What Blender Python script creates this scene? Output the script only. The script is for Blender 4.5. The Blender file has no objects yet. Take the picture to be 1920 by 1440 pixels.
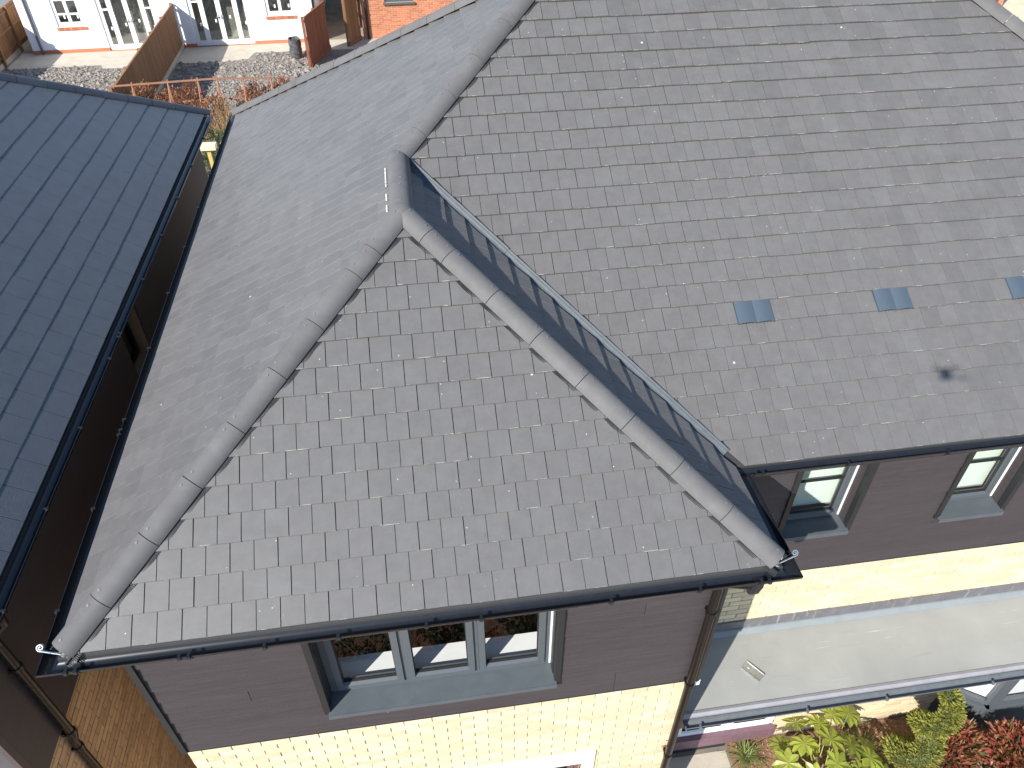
import bpy, math, random
from mathutils import Matrix, Vector
random.seed(7)
S = bpy.context.scene
COL = S.collection
rad = math.radians
PI = math.pi

# ------------------------------------------------------------------ camera
CAM = Vector((2.1186, -2.7687, 4.2632)); YAW, PIT, ROL, FPX = 0.1421, 0.7154, -0.0029, 1423.3
_f = Vector((math.sin(YAW)*math.cos(PIT), math.cos(YAW)*math.cos(PIT), -math.sin(PIT)))
_r = Vector((math.cos(YAW), -math.sin(YAW), 0)); _u = _r.cross(_f)
CR = _r*math.cos(ROL)+_u*math.sin(ROL); CU = _u*math.cos(ROL)-_r*math.sin(ROL); CF = _f
cd = bpy.data.cameras.new('camera'); cam = bpy.data.objects.new('camera', cd); COL.objects.link(cam)
cam.matrix_world = Matrix(((CR.x, CU.x, -CF.x, CAM.x), (CR.y, CU.y, -CF.y, CAM.y), (CR.z, CU.z, -CF.z, CAM.z), (0, 0, 0, 1)))
cd.sensor_width = 36; cd.lens = 36*FPX/1920; cd.clip_start = 0.05; cd.clip_end = 1500
S.camera = cam

# ------------------------------------------------------------------ sky, sun, exposure
SUN = Vector((0.586, 0.588, -0.571)).normalized()          # the way the light travels
EL = math.asin(-SUN.z); AZ = math.atan2(-SUN.x, -SUN.y)    # clockwise from +Y
wd = bpy.data.worlds.new('World'); S.world = wd; wd.use_nodes = True
nt = wd.node_tree; bg = nt.nodes['Background']
sk = nt.nodes.new('ShaderNodeTexSky'); sk.sky_type = 'NISHITA'; sk.sun_disc = False
sk.sun_elevation = EL; sk.sun_rotation = AZ; sk.air_density = 1.0; sk.dust_density = 0.15; sk.ozone_density = 2.2
nt.links.new(sk.outputs[0], bg.inputs[0]); bg.inputs[1].default_value = 0.13
ld = bpy.data.lights.new('sun', 'SUN'); ld.energy = 4.6; ld.angle = rad(0.53); ld.color = (1.0, 0.965, 0.915)
sun = bpy.data.objects.new('sun', ld); COL.objects.link(sun); sun.location = (-8, -8, 12)
sun.rotation_euler = SUN.to_track_quat('-Z', 'Y').to_euler()
S.view_settings.view_transform = 'Standard'; S.view_settings.look = 'None'
S.view_settings.exposure = 0.8; S.view_settings.gamma = 1.0; S.view_settings.use_curve_mapping = False

# ------------------------------------------------------------------ helpers
WORLD = {}
def link(o, parent=None, M=None):
    COL.objects.link(o)
    M = M or Matrix.Identity(4)
    o.matrix_basis = M
    if parent:
        o.parent = parent; o.matrix_parent_inverse = WORLD[parent.name].inverted()
    WORLD[o.name] = M.copy()
    return o
def tag(o, label=None, cat=None, group=None, kind=None):
    if label: o['label'] = label
    if cat: o['category'] = cat
    if group: o['group'] = group
    if kind: o['kind'] = kind
    return o
def thing(name, label, cat, loc=(0, 0, 0), group=None):
    o = bpy.data.objects.new(name, None); o.empty_display_size = 0.2
    link(o, None, Matrix.Translation(loc)); return tag(o, label, cat, group)

class MB:
    def __init__(s): s.v = []; s.f = []; s.mi = []
    def add(s, vs, fs, mi=0):
        b = len(s.v); s.v += [tuple(p) for p in vs]
        for q in fs: s.f.append([b+i for i in q]); s.mi.append(mi)
        return s
    def box(s, x0, x1, y0, y1, z0, z1, mi=0):
        return s.add([(x0,y0,z0),(x1,y0,z0),(x1,y1,z0),(x0,y1,z0),(x0,y0,z1),(x1,y0,z1),(x1,y1,z1),(x0,y1,z1)],
                     [(0,3,2,1),(4,5,6,7),(0,1,5,4),(1,2,6,5),(2,3,7,6),(3,0,4,7)], mi)
    def obox(s, c, ax, hs, mi=0):
        c = Vector(c); a = [Vector(v).normalized()*h for v, h in zip(ax, hs)]; vs = []
        for k in (-1, 1):
            for j, i in ((-1,-1),(-1,1),(1,1),(1,-1)): vs.append(c+a[0]*i+a[1]*j+a[2]*k)
        return s.add(vs, [(0,3,2,1),(4,5,6,7),(0,1,5,4),(1,2,6,5),(2,3,7,6),(3,0,4,7)], mi)
    def bar(s, a, b, w, h, up=(0,0,1), mi=0):
        a = Vector(a); b = Vector(b); d = (b-a); L = d.length; d.normalize()
        up = Vector(up); sd = d.cross(up)
        if sd.length < 1e-4: sd = d.cross(Vector((1,0,0)))
        sd.normalize(); u2 = sd.cross(d)
        return s.obox((a+b)/2, (d, sd, u2), (L/2, w/2, h/2), mi)
    def tube(s, pts, r, n=10, caps=True, mi=0):
        pts = [Vector(p) for p in pts]; rr = r if isinstance(r, (list, tuple)) else [r]*len(pts)
        b = len(s.v); up = None
        for i, p in enumerate(pts):
            d = (pts[min(i+1, len(pts)-1)]-pts[max(i-1, 0)]).normalized()
            if up is None:
                up = Vector((0,0,1)) if abs(d.z) < .9 else Vector((1,0,0))
            sd = d.cross(up).normalized(); up = sd.cross(d).normalized()
            for k in range(n):
                a = 2*PI*k/n; s.v.append(tuple(p+(sd*math.cos(a)+up*math.sin(a))*rr[i]))
        for i in range(len(pts)-1):
            for k in range(n):
                k2 = (k+1) % n
                s.f.append([b+i*n+k, b+i*n+k2, b+(i+1)*n+k2, b+(i+1)*n+k]); s.mi.append(mi)
        if caps:
            s.f.append([b+k for k in range(n)][::-1]); s.mi.append(mi)
            e = b+(len(pts)-1)*n; s.f.append([e+k for k in range(n)]); s.mi.append(mi)
        return s
    def prism(s, poly, z0, z1, mi=0):
        n = len(poly)
        return s.add([(p[0],p[1],z0) for p in poly]+[(p[0],p[1],z1) for p in poly],
              [tuple(range(n))[::-1], tuple(range(n, 2*n))]+[(i,(i+1)%n,n+(i+1)%n,n+i) for i in range(n)], mi)
    def loft(s, A, B, mi=0):                      # closed loops A,B (3d) -> tube with end caps
        n = len(A)
        return s.add(list(A)+list(B), [tuple(range(n))[::-1], tuple(range(n,2*n))]+[(i,(i+1)%n,n+(i+1)%n,n+i) for i in range(n)], mi)
    def app(s, other, M):
        b = len(s.v); s.v += [tuple(M @ Vector(p)) for p in other.v]; s.f += [[b+i for i in q] for q in other.f]; s.mi += other.mi; return s
    def mesh(s, name, mats, smooth=False):
        me = bpy.data.meshes.new(name); me.from_pydata([tuple(p) for p in s.v], [], s.f)
        if not isinstance(mats, (list, tuple)): mats = [mats]
        for m in mats: me.materials.append(m)
        if len(mats) > 1: me.polygons.foreach_set('material_index', s.mi)
        if smooth:
            me.shade_smooth()
            try: me.set_sharp_from_angle(angle=rad(38))
            except Exception: pass
        me.update(); return me
    def build(s, name, mats, parent=None, smooth=False, M=None, fix=True):
        me = s.mesh(name, mats, smooth)
        return link(bpy.data.objects.new(name, me), parent, M)
def inst(name, me, parent, M): return link(bpy.data.objects.new(name, me), parent, M)
def T(x, y, z): return Matrix.Translation((x, y, z))
def frame(o, x, y, z):
    return Matrix(((x[0],y[0],z[0],o[0]),(x[1],y[1],z[1],o[1]),(x[2],y[2],z[2],o[2]),(0,0,0,1)))
def view(p):
    q = Vector(p)-CAM; z = q.dot(CF)
    if z < .1: return None
    return 960+FPX*q.dot(CR)/z, 720-FPX*q.dot(CU)/z, z
def inview(p, m=30):
    q = view(p); return q is not None and -m < q[0] < 1920+m and -m < q[1] < 1440+m
def clip(poly, a, b, c):                          # keep a*x+b*y<=c
    out = []; n = len(poly)
    for i in range(n):
        p, q = poly[i], poly[(i+1) % n]; dp = a*p[0]+b*p[1]-c; dq = a*q[0]+b*q[1]-c
        if dp <= 0: out.append(p)
        if (dp < 0 < dq) or (dq < 0 < dp):
            t = dp/(dp-dq); out.append((p[0]+(q[0]-p[0])*t, p[1]+(q[1]-p[1])*t))
    return out
def area(p): return abs(sum(p[i][0]*p[(i+1)%len(p)][1]-p[(i+1)%len(p)][0]*p[i][1] for i in range(len(p))))/2

# ------------------------------------------------------------------ materials
def mat(name, col, rough=.6, spec=.5, metal=0.0, var=0.0, island=False, noise=0.0, nscale=6.0, nscale3=None, bump=0.0, bscale=60.0, extra=None, trans=0.0, droug=0.0):
    m = bpy.data.materials.new(name); m.use_nodes = True; n = m.node_tree.nodes; L = m.node_tree.links
    p = n['Principled BSDF']; p.inputs['Roughness'].default_value = rough; p.inputs['Metallic'].default_value = metal
    p.inputs['Specular IOR Level'].default_value = spec
    if 'Diffuse Roughness' in p.inputs: p.inputs['Diffuse Roughness'].default_value = droug
    rgb = n.new('ShaderNodeRGB'); rgb.outputs[0].default_value = (*col, 1); out = rgb.outputs[0]
    geo = n.new('ShaderNodeNewGeometry')
    def mul(sock, fac):
        x = n.new('ShaderNodeVectorMath'); x.operation = 'SCALE'; L.new(sock, x.inputs[0]); L.new(fac, x.inputs['Scale']); return x.outputs[0]
    def rng(sock, lo, hi, a=0.0, b=1.0):
        r = n.new('ShaderNodeMapRange'); r.inputs[1].default_value = a; r.inputs[2].default_value = b; r.inputs[3].default_value = lo; r.inputs[4].default_value = hi; L.new(sock, r.inputs[0]); return r.outputs[0]
    if var:
        if island: src = geo.outputs['Random Per Island']
        else:
            oi = n.new('ShaderNodeObjectInfo'); src = oi.outputs['Random']
        out = mul(out, rng(src, 1-var, 1+var))
    if noise:
        vec = geo.outputs['Position']
        if nscale3:
            mp = n.new('ShaderNodeMapping'); mp.inputs['Scale'].default_value = nscale3; L.new(vec, mp.inputs[0]); vec = mp.outputs[0]
        nz = n.new('ShaderNodeTexNoise'); nz.inputs['Scale'].default_value = nscale; nz.inputs['Detail'].default_value = 6; nz.inputs['Roughness'].default_value = .62
        L.new(vec, nz.inputs['Vector']); out = mul(out, rng(nz.outputs['Fac'], 1-noise, 1+noise, .25, .75))
    ctx = dict(n=n, L=L, p=p, geo=geo, mul=mul, rng=rng)
    if extra: out = extra(out, ctx)
    L.new(out, p.inputs['Base Color'])
    if bump:
        nb = n.new('ShaderNodeTexNoise'); nb.inputs['Scale'].default_value = bscale; nb.inputs['Detail'].default_value = 5
        L.new(geo.outputs['Position'], nb.inputs['Vector'])
        bp = n.new('ShaderNodeBump'); bp.inputs['Strength'].default_value = bump; bp.inputs['Distance'].default_value = .01
        L.new(nb.outputs['Fac'], bp.inputs['Height']); L.new(bp.outputs[0], p.inputs['Normal'])
    if trans:
        tr = n.new('ShaderNodeBsdfTranslucent'); L.new(out, tr.inputs[0]); mx = n.new('ShaderNodeMixShader'); mx.inputs[0].default_value = trans
        L.new(p.outputs[0], mx.inputs[1]); L.new(tr.outputs[0], mx.inputs[2]); L.new(mx.outputs[0], n['Material Output'].inputs[0])
    return m
def mixc(c, a, colb, fac):
    x = c['n'].new('ShaderNodeMix'); x.data_type = 'RGBA'; c['L'].new(a, x.inputs['A']); x.inputs['B'].default_value = (*colb, 1); c['L'].new(fac, x.inputs['Factor']); return x.outputs['Result']
def math_(c, op, a, b):
    x = c['n'].new('ShaderNodeMath'); x.operation = op
    for i, s in enumerate((a, b)):
        if isinstance(s, (int, float)): x.inputs[i].default_value = s
        else: c['L'].new(s, x.inputs[i])
    return x.outputs[0]
def posmap(c, scale, rot=(0,0,0)):
    mp = c['n'].new('ShaderNodeMapping'); mp.inputs['Scale'].default_value = scale; mp.inputs['Rotation'].default_value = rot
    c['L'].new(c['geo'].outputs['Position'], mp.inputs[0]); return mp.outputs[0]
def noise_(c, vec, scale, detail=4, rough=.6):
    z = c['n'].new('ShaderNodeTexNoise'); z.inputs['Scale'].default_value = scale; z.inputs['Detail'].default_value = detail; z.inputs['Roughness'].default_value = rough
    c['L'].new(vec, z.inputs['Vector']); return z.outputs['Fac']
def specks(c, vec, scale, thr, thr2):                # sparse round droppings
    v = c['n'].new('ShaderNodeTexVoronoi'); v.inputs['Scale'].default_value = scale; c['L'].new(vec, v.inputs['Vector'])
    dist = c['rng'](v.outputs['Distance'], 1, 0, thr*.6, thr)
    sp = c['n'].new('ShaderNodeSeparateColor'); c['L'].new(v.outputs['Color'], sp.inputs[0])
    return math_(c, 'MULTIPLY', dist, math_(c, 'GREATER_THAN', sp.outputs[0], thr2))
def tile_extra(out, c):
    P = c['geo'].outputs['Position']
    bl = noise_(c, P, 3.2, 8, .7); out = mixc(c, out, (.165,.16,.152), c['rng'](bl, 0, .42, .5, .75))          # pale bloom
    fine = noise_(c, P, 38, 5, .75); out = mixc(c, out, (.2,.195,.185), c['rng'](fine, 0, .55, .6, .78))
    out = mixc(c, out, (.5,.5,.47), math_(c, 'MULTIPLY', specks(c, P, 26, .13, .955), .9))
    out = mixc(c, out, (.62,.62,.58), specks(c, P, 4.2, .045, .86))
    st = noise_(c, posmap(c, (5, 1.2, 5)), 9, 3, .5); st2 = noise_(c, P, 1.4, 2, .5)
    out = mixc(c, out, (.26,.25,.235), math_(c, 'MULTIPLY', c['rng'](st, 0, .4, .68, .78), c['rng'](st2, 0, 1, .45, .6)))
    return out
M = {}
M['tile'] = mat('slate_grey_tile', (.121,.1145,.109), .5, .5, var=.085, island=True, noise=.10, nscale=11, bump=.09, bscale=140, extra=tile_extra, droug=.22)
M['tedge'] = mat('worn_tile_edge', (.11,.107,.106), .6, .4, noise=.1, nscale=11,
               extra=lambda o, c: mixc(c, o, (.36,.35,.32), c['rng'](noise_(c, c['geo'].outputs['Position'], 6, 5, .65), 0, 1, .54, .64)))
M['cap'] = mat('grey_hip_cap', (.119,.1135,.1105), .7, .3, droug=.25, var=.06, noise=.10, nscale=5, bump=.12, bscale=140,
               extra=lambda o, c: mixc(c, o, (.17,.166,.16), c['rng'](noise_(c, c['geo'].outputs['Position'], 7, 8, .7), 0, .5, .5, .75)))
M['ntile'] = mat('blue_grey_slate', (.1,.108,.118), .45, .5, droug=.4, var=.07, island=True, noise=.1, nscale=7, bump=.2, bscale=80)
M['deck'] = mat('dark_underlay', (.03,.03,.032), .9)
M['black'] = mat('black_gutter_plastic', (.012,.013,.015), .26, .6, noise=.2, nscale=20)
M['roll'] = mat('black_hip_roll', (.022,.024,.024), .6, noise=.2, nscale=40)
M['steel'] = mat('galvanised_steel', (.62,.64,.64), .38, metal=.9, noise=.25, nscale=40)
M['screw'] = mat('screw_head', (.42,.41,.4), .35, metal=.8)
M['mortar'] = mat('pale_mortar', (.36,.35,.33), .8, noise=.15, nscale=60, bump=.4)
M['valley'] = mat('grey_valley_trough', (.062,.074,.084), .55, .35, noise=.2, nscale=15)
M['vent'] = mat('blue_grey_vent_plastic', (.07,.092,.112), .36, .5)
M['clad'] = mat('purple_brown_cladding', (.05,.041,.043), .55, .4, var=.06, noise=.22, nscale=5, nscale3=(.6,.6,14), bump=.2, bscale=50,
    extra=lambda o, c: mixc(c, mixc(c, o, (.12,.108,.106), c['rng'](noise_(c, posmap(c, (1.1,1.1,60)), 4, 4, .6), 0, .5, .6, .8)), (.45,.44,.42), math_(c, 'MULTIPLY', specks(c, c['geo'].outputs['Position'], 9, .05, .93), .8)))
M['trim'] = mat('black_corner_trim', (.018,.019,.02), .4, .5, noise=.15, nscale=30)
M['joint'] = mat('wall_mortar_bed', (.38,.3,.215), .9, noise=.1, nscale=30)
M['brick'] = mat('pale_buff_brick', (.645,.53,.345), .85, .2, var=.15, noise=.12, nscale=30, bump=.25, bscale=120)
M['brickj'] = mat('pale_buff_brick_far', (.645,.53,.345), .85, .2, var=.15, island=True, noise=.12, nscale=30, bump=.25, bscale=120)
M['nclad'] = mat('brown_cladding', (.085,.062,.055), .5, .4, var=.05, noise=.2, nscale=5, nscale3=(.6,.6,14))
M['nbrick'] = mat('tan_brick', (.58,.36,.19), .85, .2, var=.16, noise=.12, nscale=30, bump=.25, bscale=120)
M['njoint'] = mat('tan_wall_mortar', (.3,.21,.13), .9, noise=.1, nscale=30)
M['gframe'] = mat('grey_window_frame', (.084,.095,.103), .42, .5, noise=.06, nscale=30)
M['gsill'] = mat('grey_metal_sill', (.082,.094,.102), .45, .5, noise=.12, nscale=8, bump=.15, bscale=200)
M['wframe'] = mat('white_window_frame', (.8,.8,.79), .35, .5, noise=.04)
M['seal'] = mat('black_gasket', (.015,.015,.016), .6)
M['paint'] = mat('white_board', (.78,.78,.76), .5, noise=.05)
M['blind'] = mat('cream_blind', (.66,.74,.66), .7, noise=.08, nscale=4, trans=.25)
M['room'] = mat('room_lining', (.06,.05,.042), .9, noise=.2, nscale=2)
M['stone'] = mat('pale_stone', (.74,.71,.63), .8, noise=.08, nscale=20)
M['grp'] = mat('pale_grey_flat_roof', (.295,.295,.27), .5, .5, noise=.12, nscale=1.6,
    extra=lambda o, c: mixc(c, mixc(c, o, (.2,.2,.2), c['rng'](noise_(c, posmap(c, (1.2,9,1), (0,0,.9)), 2.2, 3, .5), 0, .35, .64, .76)), (.6,.58,.52), math_(c, 'MULTIPLY', c['rng'](noise_(c, posmap(c, (1.3,40,1)), 2.0, 3, .5), 0, .9, .66, .74), c['rng'](noise_(c, c['geo'].outputs['Position'], 2.3, 2, .5), 0, 1, .5, .62))))
M['lead'] = mat('lead_flashing', (.135,.13,.135), .5, .5, noise=.2, nscale=8,
    extra=lambda o, c: mixc(c, o, (.36,.36,.36), c['rng'](noise_(c, posmap(c, (14,1,1.5), (0,.5,0)), 1.6, 3, .5), 0, .7, .6, .74)))
M['ggut'] = mat('grey_gutter', (.12,.13,.138), .35, .5, noise=.15, nscale=14)
M['step'] = mat('purple_brick_sill', (.16,.09,.11), .5, .5, noise=.2, nscale=18)
M['conc'] = mat('pale_concrete', (.46,.41,.33), .85, noise=.16, nscale=2.2, bump=.3, bscale=60)
M['ground'] = mat('bare_ground', (.22,.19,.15), .95, noise=.35, nscale=1.3, bump=.5, bscale=20)
M['mulch'] = mat('bark_mulch', (.2,.115,.065), .9, noise=.55, nscale=24, bump=.8, bscale=50)
M['chip'] = mat('bark_chip', (.27,.155,.085), .85, var=.55, island=True)
M['wood'] = mat('brown_fence_board', (.25,.125,.058), .75, .3, var=.16, noise=.22, nscale=4, nscale3=(6,6,.7))
M['pole'] = mat('orange_brown_timber', (.3,.15,.085), .75, .3, var=.12, noise=.2, nscale=8)
M['ypost'] = mat('yellow_timber', (.55,.4,.14), .7, .3, noise=.12, nscale=10)
M['cream'] = mat('cream_timber', (.78,.72,.45), .7, .3, noise=.08)
M['render'] = mat('white_render', (.82,.82,.83), .9, .2, noise=.03, nscale=4, bump=.1)
M['rbrick'] = mat('red_brick', (.45,.17,.09), .85, .2, var=.18, noise=.15, nscale=20)
M['rbrickj'] = mat('red_brick_joined', (.45,.17,.09), .85, .2, var=.18, island=True, noise=.15, nscale=20)
M['rjoint'] = mat('red_wall_mortar', (.62,.47,.33), .9)
M['soil'] = mat('dug_soil', (.2,.178,.15), .95, noise=.4, nscale=2.5, bump=.8, bscale=25)
M['clod'] = mat('soil_clod', (.225,.2,.17), .95, var=.3, island=True)
M['rtile'] = mat('brown_roof_tile', (.09,.07,.065), .7, noise=.2)
M['bin'] = mat('silver_black_sack', (.1,.1,.1), .25, .6, noise=.8, nscale=9, bump=.8, bscale=25)
M['drone'] = mat('grey_drone_shell', (.3,.31,.32), .4)
def leafmat(name, stops, rough=.45, trans=.25, spec=.5):
    def ex(o, c):
        r = c['n'].new('ShaderNodeValToRGB'); r.color_ramp.interpolation = 'CONSTANT' if len(stops) > 5 else 'LINEAR'
        e = r.color_ramp.elements
        for i, (pos, col) in enumerate(stops):
            el = e[i] if i < 2 else e.new(pos)
            el.position = pos; el.color = (*col, 1)
        c['L'].new(c['geo'].outputs['Random Per Island'], r.inputs[0]); return r.outputs[0]
    return mat(name, (.1,.1,.05), rough, spec, extra=ex, trans=trans)
M['photinia'] = leafmat('red_photinia_leaf', [(0,(.2,.04,.03)),(.3,(.33,.075,.045)),(.55,(.34,.13,.055)),(.72,(.2,.13,.05)),(1,(.06,.105,.035))])
M['photdull'] = leafmat('dry_red_leaf', [(0,(.3,.075,.05)),(.5,(.36,.14,.07)),(.75,(.26,.17,.07)),(1,(.14,.12,.05))])
M['conifer'] = leafmat('yellow_green_conifer', [(0,(.14,.16,.03)),(.5,(.24,.25,.045)),(1,(.34,.33,.07))], .6, .2)
M['fatsia'] = mat('fatsia_leaf', (.3,.34,.05), .38, .5, var=.3, noise=.2, nscale=18, trans=.3)
M['grass'] = leafmat('grass_blade', [(0,(.1,.17,.035)),(.6,(.2,.26,.06)),(1,(.34,.32,.12))], .5, .3)
M['iris'] = leafmat('blue_green_blade', [(0,(.08,.17,.1)),(.6,(.14,.25,.15)),(1,(.28,.33,.2))], .45, .25)
M['hedge'] = leafmat('dark_green_leaf', [(0,(.02,.045,.015)),(.7,(.05,.09,.025)),(1,(.12,.13,.04))], .5, .2)
M['twig'] = mat('dry_twig', (.36,.25,.12), .8, var=.3, island=True)
M['stem'] = mat('green_stem', (.3,.3,.07), .6)
M['bark'] = mat('grey_brown_bark', (.2,.15,.1), .9, noise=.3, nscale=20)
M['orange'] = mat('orange_flower', (.8,.28,.02), .6)
def glass(name, tint=(.97,.98,.975), f0=.1):
    m = bpy.data.materials.new(name); m.use_nodes = True; n = m.node_tree.nodes; L = m.node_tree.links; n.remove(n['Principled BSDF'])
    a = n.new('ShaderNodeBsdfTransparent'); a.inputs[0].default_value = (*tint, 1); g = n.new('ShaderNodeBsdfGlossy'); g.inputs['Roughness'].default_value = 0.0
    ge = n.new('ShaderNodeNewGeometry'); mx = n.new('ShaderNodeMixShader')
    dt = n.new('ShaderNodeVectorMath'); dt.operation = 'DOT_PRODUCT'; L.new(ge.outputs['Normal'], dt.inputs[0]); L.new(ge.outputs['Incoming'], dt.inputs[1])
    c = dict(n=n, L=L); ab = math_(c, 'ABSOLUTE', dt.outputs['Value'], 0.0)
    f5 = math_(c, 'POWER', math_(c, 'SUBTRACT', 1.0, ab), 5.0); fr = math_(c, 'ADD', math_(c, 'MULTIPLY', f5, 1-f0), f0)   # Schlick's Fresnel, both sides alike
    L.new(fr, mx.inputs[0]); L.new(a.outputs[0], mx.inputs[1]); L.new(g.outputs[0], mx.inputs[2]); L.new(mx.outputs[0], n['Material Output'].inputs[0]); return m
M['glass'] = glass('window_glass'); M['dglass'] = glass('dim_window_glass', (.6,.64,.62), .12); M['fglass'] = glass('far_window_glass', (.78,.8,.76), .35)

# ------------------------------------------------------------------ the setting
ZG = -5.45
def struct(name, mb, m): return tag(mb.build(name, m), kind='structure')
g = MB(); g.box(-300, 300, -300, 300, ZG-1, ZG); struct('ground', g, M['ground'])
g = MB(); g.box(-5.5, 12, -14, -4.6, ZG-.5, ZG+.006); struct('road', g, mat('grey_asphalt', (.055,.055,.057), .9, noise=.2, nscale=6))
g = MB(); g.box(-5.5, 12, -4.6, -3.35, ZG-.5, ZG+.02); struct('pavement', g, M['conc'])
g = MB(); g.box(-5.5, 12, -3.35, -3.22, ZG-.5, ZG+.12); struct('kerb', g, M['stone'])
g = MB(); g.prism([(4.12,-3.2),(5.32,-3.2),(5.34,.98),(4.12,.98)], ZG-.3, ZG+.004); struct('front_path', g, M['conc'])
g = MB(); g.prism([(5.37,-3.2),(12,-3.2),(12,1.06),(5.37,1.06)], ZG-.3, ZG+.012); bed = struct('planting_bed', g, M['mulch'])
g = MB(); g.prism([(-.6,-3.2),(4.08,-3.2),(4.08,.0),(-.6,.0)], ZG-.3, ZG+.012); struct('front_bed', g, M['mulch'])
# paths round the far houses
g = MB(); g.prism([(-12.45,28.6),(-11.5,28.75),(-9.05,28.8),(-8.9,28.4),(-6.4,28.1),(-6.4,30.6),(-12.45,30.6)], ZG-.3, ZG+.008)
g.prism([(-6.25,28.55),(-4.6,28.45),(-3.6,28.7),(-3.45,29.4),(-1.25,29.3),(3.6,29.3),(3.6,30.6),(-6.25,30.6)], ZG-.3, ZG+.008); struct('patio', g, M['conc'])
g = MB(); g.prism([(-12.5,20.5),(-6.42,20.5),(-6.42,28.9),(-12.5,28.9)], ZG-.3, ZG+.003); g.prism([(-6.2,20.5),(0,20.5),(0,29.5),(-6.2,29.5)], ZG-.3, ZG+.003); struct('soil_yard', g, M['soil'])
g = MB(); g.prism([(24,18),(60,18),(60,48),(24,48)], ZG-.3, ZG+.006); struct('pale_drive', g, mat('cream_paving', (.62,.53,.37), .85, noise=.15, nscale=1.2))
g = MB(); g.prism([(-60,31.5),(-12.9,31.5),(-12.9,60),(-60,60)], ZG-.3, ZG+.006); struct('side_road', g, mat('grey_road', (.2,.2,.2), .9, noise=.2, nscale=1))

# ------------------------------------------------------------------ dimensions of the main house
PITCH = 0.598; CP, SP, TP = math.cos(PITCH), math.sin(PITCH), math.tan(PITCH)
XL, XW, XR, YM, YB = -0.295, 4.365, 11.0, 0.924, 8.70
HW = (XW-XL)/2; XC = (XL+XW)/2
GA, TT, TL, TW = 0.1857, 0.019, 0.252, 0.30
HM = (YB-YM)/2
A = Vector((XC, HW, HW*TP)); B = Vector((XC, YM+HW, HW*TP))
AP = Vector((XL+HM, YM+HM, HM*TP)); AR = Vector((XR-HM, YM+HM, HM*TP))
house = thing('hipped_house', 'large dark grey tiled hipped-roof house with purple-brown cladding and pale brick, filling the middle', 'house', (4, 4, ZG))
# roof body under the tiles
def roof_body(drop):
    d = Vector((0, 0, -drop)); pts = dict(c0=(XL,0,0), c1=(XW,0,0), c2=(XW,YM,0), c3=(XR,YM,0), c4=(XR,YB,0), c5=(XL,YB,0), a=A, b=B, l=AP, r=AR)
    k = list(pts); V = [Vector(pts[i])+d for i in k]; n0 = len(V)
    for i in ('c0','c1','c2','c3','c4','c5'): V.append(Vector(pts[i])+Vector((0,0,-drop-.05)))
    ix = {q: i for i, q in enumerate(k)}; lo = {q: n0+i for i, q in enumerate(('c0','c1','c2','c3','c4','c5'))}
    F = [('c0','c1','a'), ('c1','c2','b','a'), ('c2','c3','r','l','b'), ('c3','c4','r'), ('c4','c5','l','r'), ('c5','c0','a','b','l')]
    F = [[ix[q] for q in f] for f in F]; C = ('c0','c1','c2','c3','c4','c5')
    for i in range(6): F.append([ix[C[i]], lo[C[i]], lo[C[(i+1)%6]], ix[C[(i+1)%6]]])
    F.append([lo[q] for q in ('c0','c5','c4','c3','c2','c1')])
    return MB().add(V, F)
roof = roof_body(.045).build('roof', M['deck'], house)
tag(roof, 'roof of dark grey concrete tiles')

# ------------------------------------------------------------------ tiles
def inset(poly, b):
    cx = sum(p[0] for p in poly)/len(poly); cy = sum(p[1] for p in poly)/len(poly); out = []
    for x, y in poly:
        dx, dy = cx-x, cy-y; l = math.hypot(dx, dy) or 1; k = min(.3, b/l); out.append((x+dx*k, y+dy*k))
    return out
def slab(mb, poly, z0, z1, bev=.0012):
    n = len(poly); ins = inset(poly, bev*1.4)
    vs = [(x,y,z0) for x,y in poly]+[(x,y,z1-bev) for x,y in poly]+[(x,y,z1) for x,y in ins]
    b = len(mb.v); mb.v += vs; mb.f.append([b+k for k in range(2*n,3*n)]); mb.mi.append(0)
    for i in range(n):
        j = (i+1) % n; mb.f += [[b+i,b+j,b+n+j,b+n+i], [b+n+i,b+n+j,b+2*n+j,b+2*n+i]]; mb.mi += [0, 1 if poly[i][1] < 1e-3 and poly[j][1] < 1e-3 else 0]
def tile_shape(poly, w=TW, t=TT, groove=True, gw=.0014):
    mb = MB(); poly = [p for i, p in enumerate(poly) if math.dist(p, poly[i-1]) > 1e-4]
    if len(poly) < 3: return None
    if not groove:
        if area(poly) < .0006: return None
        slab(mb, poly, -t+.0008, 0, .0011); return mb
    h = w/2
    c1 = clip(poly, 1, 0, h-gw); c2 = clip(poly, -1, 0, -(h+gw)); ok = False
    for c in (c1, c2):
        c = [p for i, p in enumerate(c) if math.dist(p, c[i-1]) > 1e-4] if len(c) > 2 else []
        if len(c) > 2 and area(c) > .0006: slab(mb, c, -t+.0045, 0, min(.0022, gw*1.6)); ok = True
    if not ok: return None
    mid = clip(clip(poly, 1, 0, h+.004), -1, 0, -(h-.004))
    if len(mid) > 2 and area(mid) > 1e-5: mb.prism(mid, -t+.0047, -.0065)
    return mb
class Slope:
    def __init__(s, O, U, Sv, planes): s.O, s.U, s.S = Vector(O), Vector(U), Vector(Sv); s.N = s.U.cross(s.S); s.planes = planes
def rect(w, l, g=.002): return [(g,0),(w-g,0),(w-g,l),(g,l)]
FULL = {}
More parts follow.
